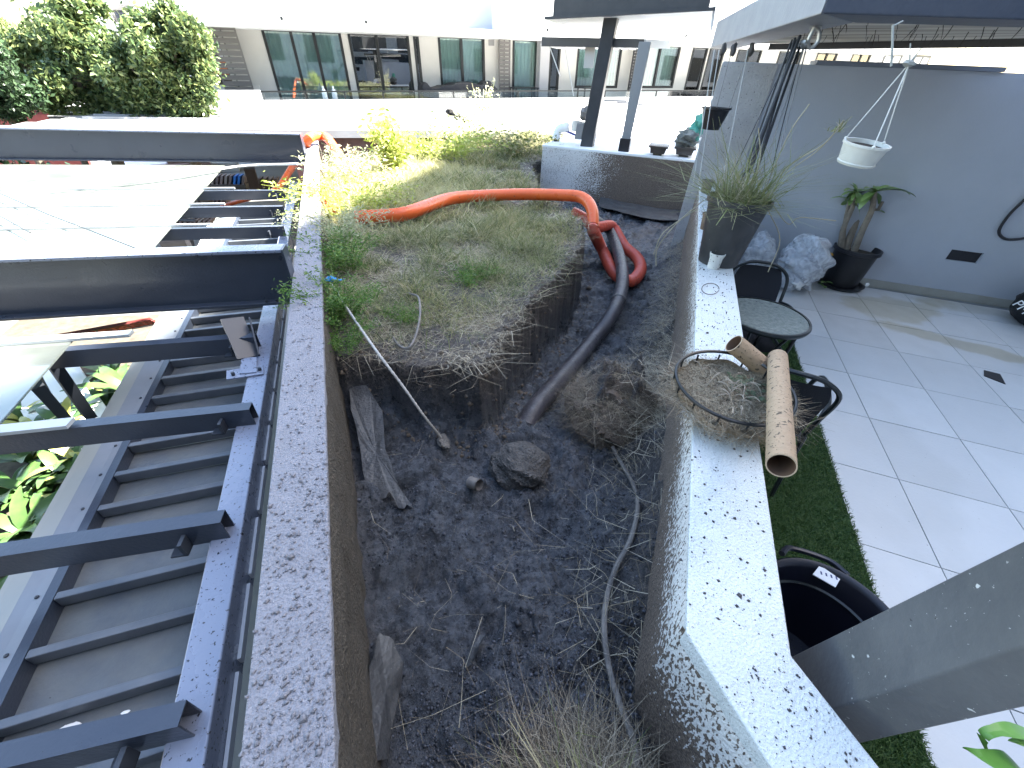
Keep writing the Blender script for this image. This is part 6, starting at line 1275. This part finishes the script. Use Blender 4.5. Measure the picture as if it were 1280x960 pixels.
# stacked roof tiles, timber and plastic in the street
TLC = [mat('roof_tile_%d' % k, c, .8, c2=tuple(x*.8 for x in c), nscale=6) for k, c in enumerate([(.20, .15, .14), (.26, .19, .17), (.30, .25, .22)])]; TBL = mat('blue_crate', (.02, .16, .5), .5)
def rack(u0, u1, v, z, n, lb, blue=()):
    a = W(u0, v, z); b = W(u1, v, z); d = (b-a)/n; t = thing('tile_stack', lb, 'stack', (a+b)/2-np.array([0, 0, z-GZ]), 'stacks of roof tiles in the street')
    nrm_ = np.array([-d[1], d[0], 0]); nrm_ /= np.linalg.norm(nrm_); w = np.linalg.norm(d)
    part('pallet', MB().prism([p+np.array([0, 0, GZ-z]) for p in (a-nrm_*.3, b-nrm_*.3, b+nrm_*.4, a+nrm_*.4)], [p+np.array([0, 0, -.3]) for p in (a-nrm_*.3, b-nrm_*.3, b+nrm_*.4, a+nrm_*.4)]), mat('pallet_wood', (.10, .08, .065), .85), t)
    for k in range(n):
        c = a+d*(k+.5); lean = np.array([.12, 0, 0]); part('tile', MB().prism([c-d*.36-nrm_*.2-np.array([0, 0, .298]), c+d*.2-nrm_*.2-np.array([0, 0, .298]), c+d*.2+nrm_*.3-np.array([0, 0, .298]), c-d*.36+nrm_*.3-np.array([0, 0, .298])], [c-d*.36-nrm_*.2+lean, c+d*.2-nrm_*.2+lean, c+d*.2+nrm_*.3+lean, c-d*.36+nrm_*.3+lean]), TBL if k in blue else TLC[k % 3], t)
rack(250, 305, 219, -2.7, 10, 'row of brown roof tiles with two blue crates below the farthest purlin', (7, 8))
rack(318, 345, 222, -2.7, 4, 'short row of pale roof tiles beside the descending orange hose')
rack(232, 282, 247, -2.8, 10, 'row of brown roof tiles seen between the two farthest purlins')
rack(215, 262, 274, -2.8, 8, 'row of roof tiles seen behind the big deep beam')
def street_box(u, v, w, d, h, m, lb, nm='crate', cat='crate', rot=.3):
    p = W(u, v, GZ+h); p[2] = GZ; c, s = math.cos(rot), math.sin(rot); t = thing(nm, lb, cat, p); Q = [p+np.array([x*c-y*s, x*s+y*c, 0]) for x, y in ((-w/2, -d/2), (w/2, -d/2), (w/2, d/2), (-w/2, d/2))]
    part('body', MB().prism([q+np.array([0, 0, .012]) for q in Q], [q+np.array([0, 0, h]) for q in Q]), m, t, bevel=.01)
    part('lid', MB().prism([p+(q-p)*1.04+np.array([0, 0, h+.002]) for q in Q], [p+(q-p)*1.04+np.array([0, 0, h+.05]) for q in Q]), m, t)
WOODB = mat('brown_timber', (.12, .075, .06), .8, c2=(.18, .12, .1), nscale=4)
street_box(213, 207, 1.1, .8, .5, WOODB, 'brown timber crate nearest the white sheeting in the street', rot=.7); street_box(236, 200, 1.5, .8, .6, WOODB, 'larger brown timber crate under the farther steel beam', rot=.2)
street_box(272, 203, 1.6, .9, .35, mat('grey_board', (.4, .4, .38), .8), 'flat pale grey board stack under the farther steel beam', 'board_stack', 'stack', .1)
street_box(312, 212, .35, .5, .9, mat('dark_timber', (.05, .035, .03), .8), 'upright dark timber crate between the two tile rows', rot=.1)
t = thing('plastic_sheet', 'crumpled white plastic sheeting in the street behind the glass roof', 'sheet', W(165, 213, GZ)); part('sheet', MB().blob(W(165, 213, GZ+.3), .8, 6, .8, 2.5, 3, (1.6, .8, .5)), mat('white_sheeting', (.6, .62, .66), .4, bump=.6, bscale=5), t)
t = thing('plastic_sheet', 'heap of torn white wrapping with black straps left of the plastic sheeting', 'sheet', W(118, 213, GZ)); part('sheet', MB().blob(W(118, 213, GZ+.3), .6, 5, .9, 3, 8, (1.4, .8, .6)), mat('white_sheeting', (0, 0, 0)), t)
t = thing('handcart', 'black machine with round drum behind the big deep beam', 'machine', W(222, 300, GZ)); q = W(222, 300, GZ+.4)
part('drum', MB().tube([q-np.array([.3, 0, 0]), q+np.array([.25, 0, 0])], .33, 18), BLACK, t); part('frame', MB().tube(catmull([q+np.array([-.6, .1, .3]), q+np.array([-.3, .3, .45]), q+np.array([.5, .2, .4])], 5), .04, 7), DARKSTEEL, t)
t = thing('white_panel', 'white leaning board on the deck edge behind the big deep beam', 'board', W(262, 290, ZD)); part('board', MB().prism([W(247, 308, ZD+.02), W(262, 308, ZD+.02), W(274, 282, ZD+.02), W(259, 282, ZD+.02)], [W(247, 308, ZD+.04), W(262, 308, ZD+.04), W(274, 282, ZD+.04), W(259, 282, ZD+.04)]), WHITEPAINT, t)
# barrier with red lettering
a, b = W(78, 422, GZ+.9), W(192, 401, GZ+.9); t = thing('barrier_board', 'long dark barrier board with worn red lettering below the big deep beam', 'barrier', (a+b)/2-np.array([0, 0, .9]))
part('board', MB().bar(a, b, .04, .30, up=(0, -.75, .6)), mat('barrier_black', (.02, .012, .012), .6, c2=(.16, .015, .012), nscale=1.4, namt=.8), t)
part('post', MB().bar((a+b)/2+np.array([0, .05, -.9]), (a+b)/2+np.array([0, .05, -.12]), .06, .06), DARKSTEEL, t)
dd = (b-a)/np.linalg.norm(b-a); nn_ = np.cross(dd, np.array([0, -.75, .6])); nn_ /= np.linalg.norm(nn_); nn_ = nn_ if nn_@(CP-a) > 0 else -nn_
for k in (.18, .52, .84): text(t, 'CASTLE', a+(b-a)*k+nn_*.024, .30, dd, (0, -.75, .6), mat('red_print', (.40, .03, .02), .6))
u_ = np.cross(nn_, dd)
for k0, k1 in ((.42, .62), (.70, .95)): part('white_line', MB().bar(a+(b-a)*k0+nn_*.024-u_*.13*np.sign(u_[2]), a+(b-a)*k1+nn_*.024-u_*.13*np.sign(u_[2]), .012, .025, up=nn_), WHITEPAINT, t)
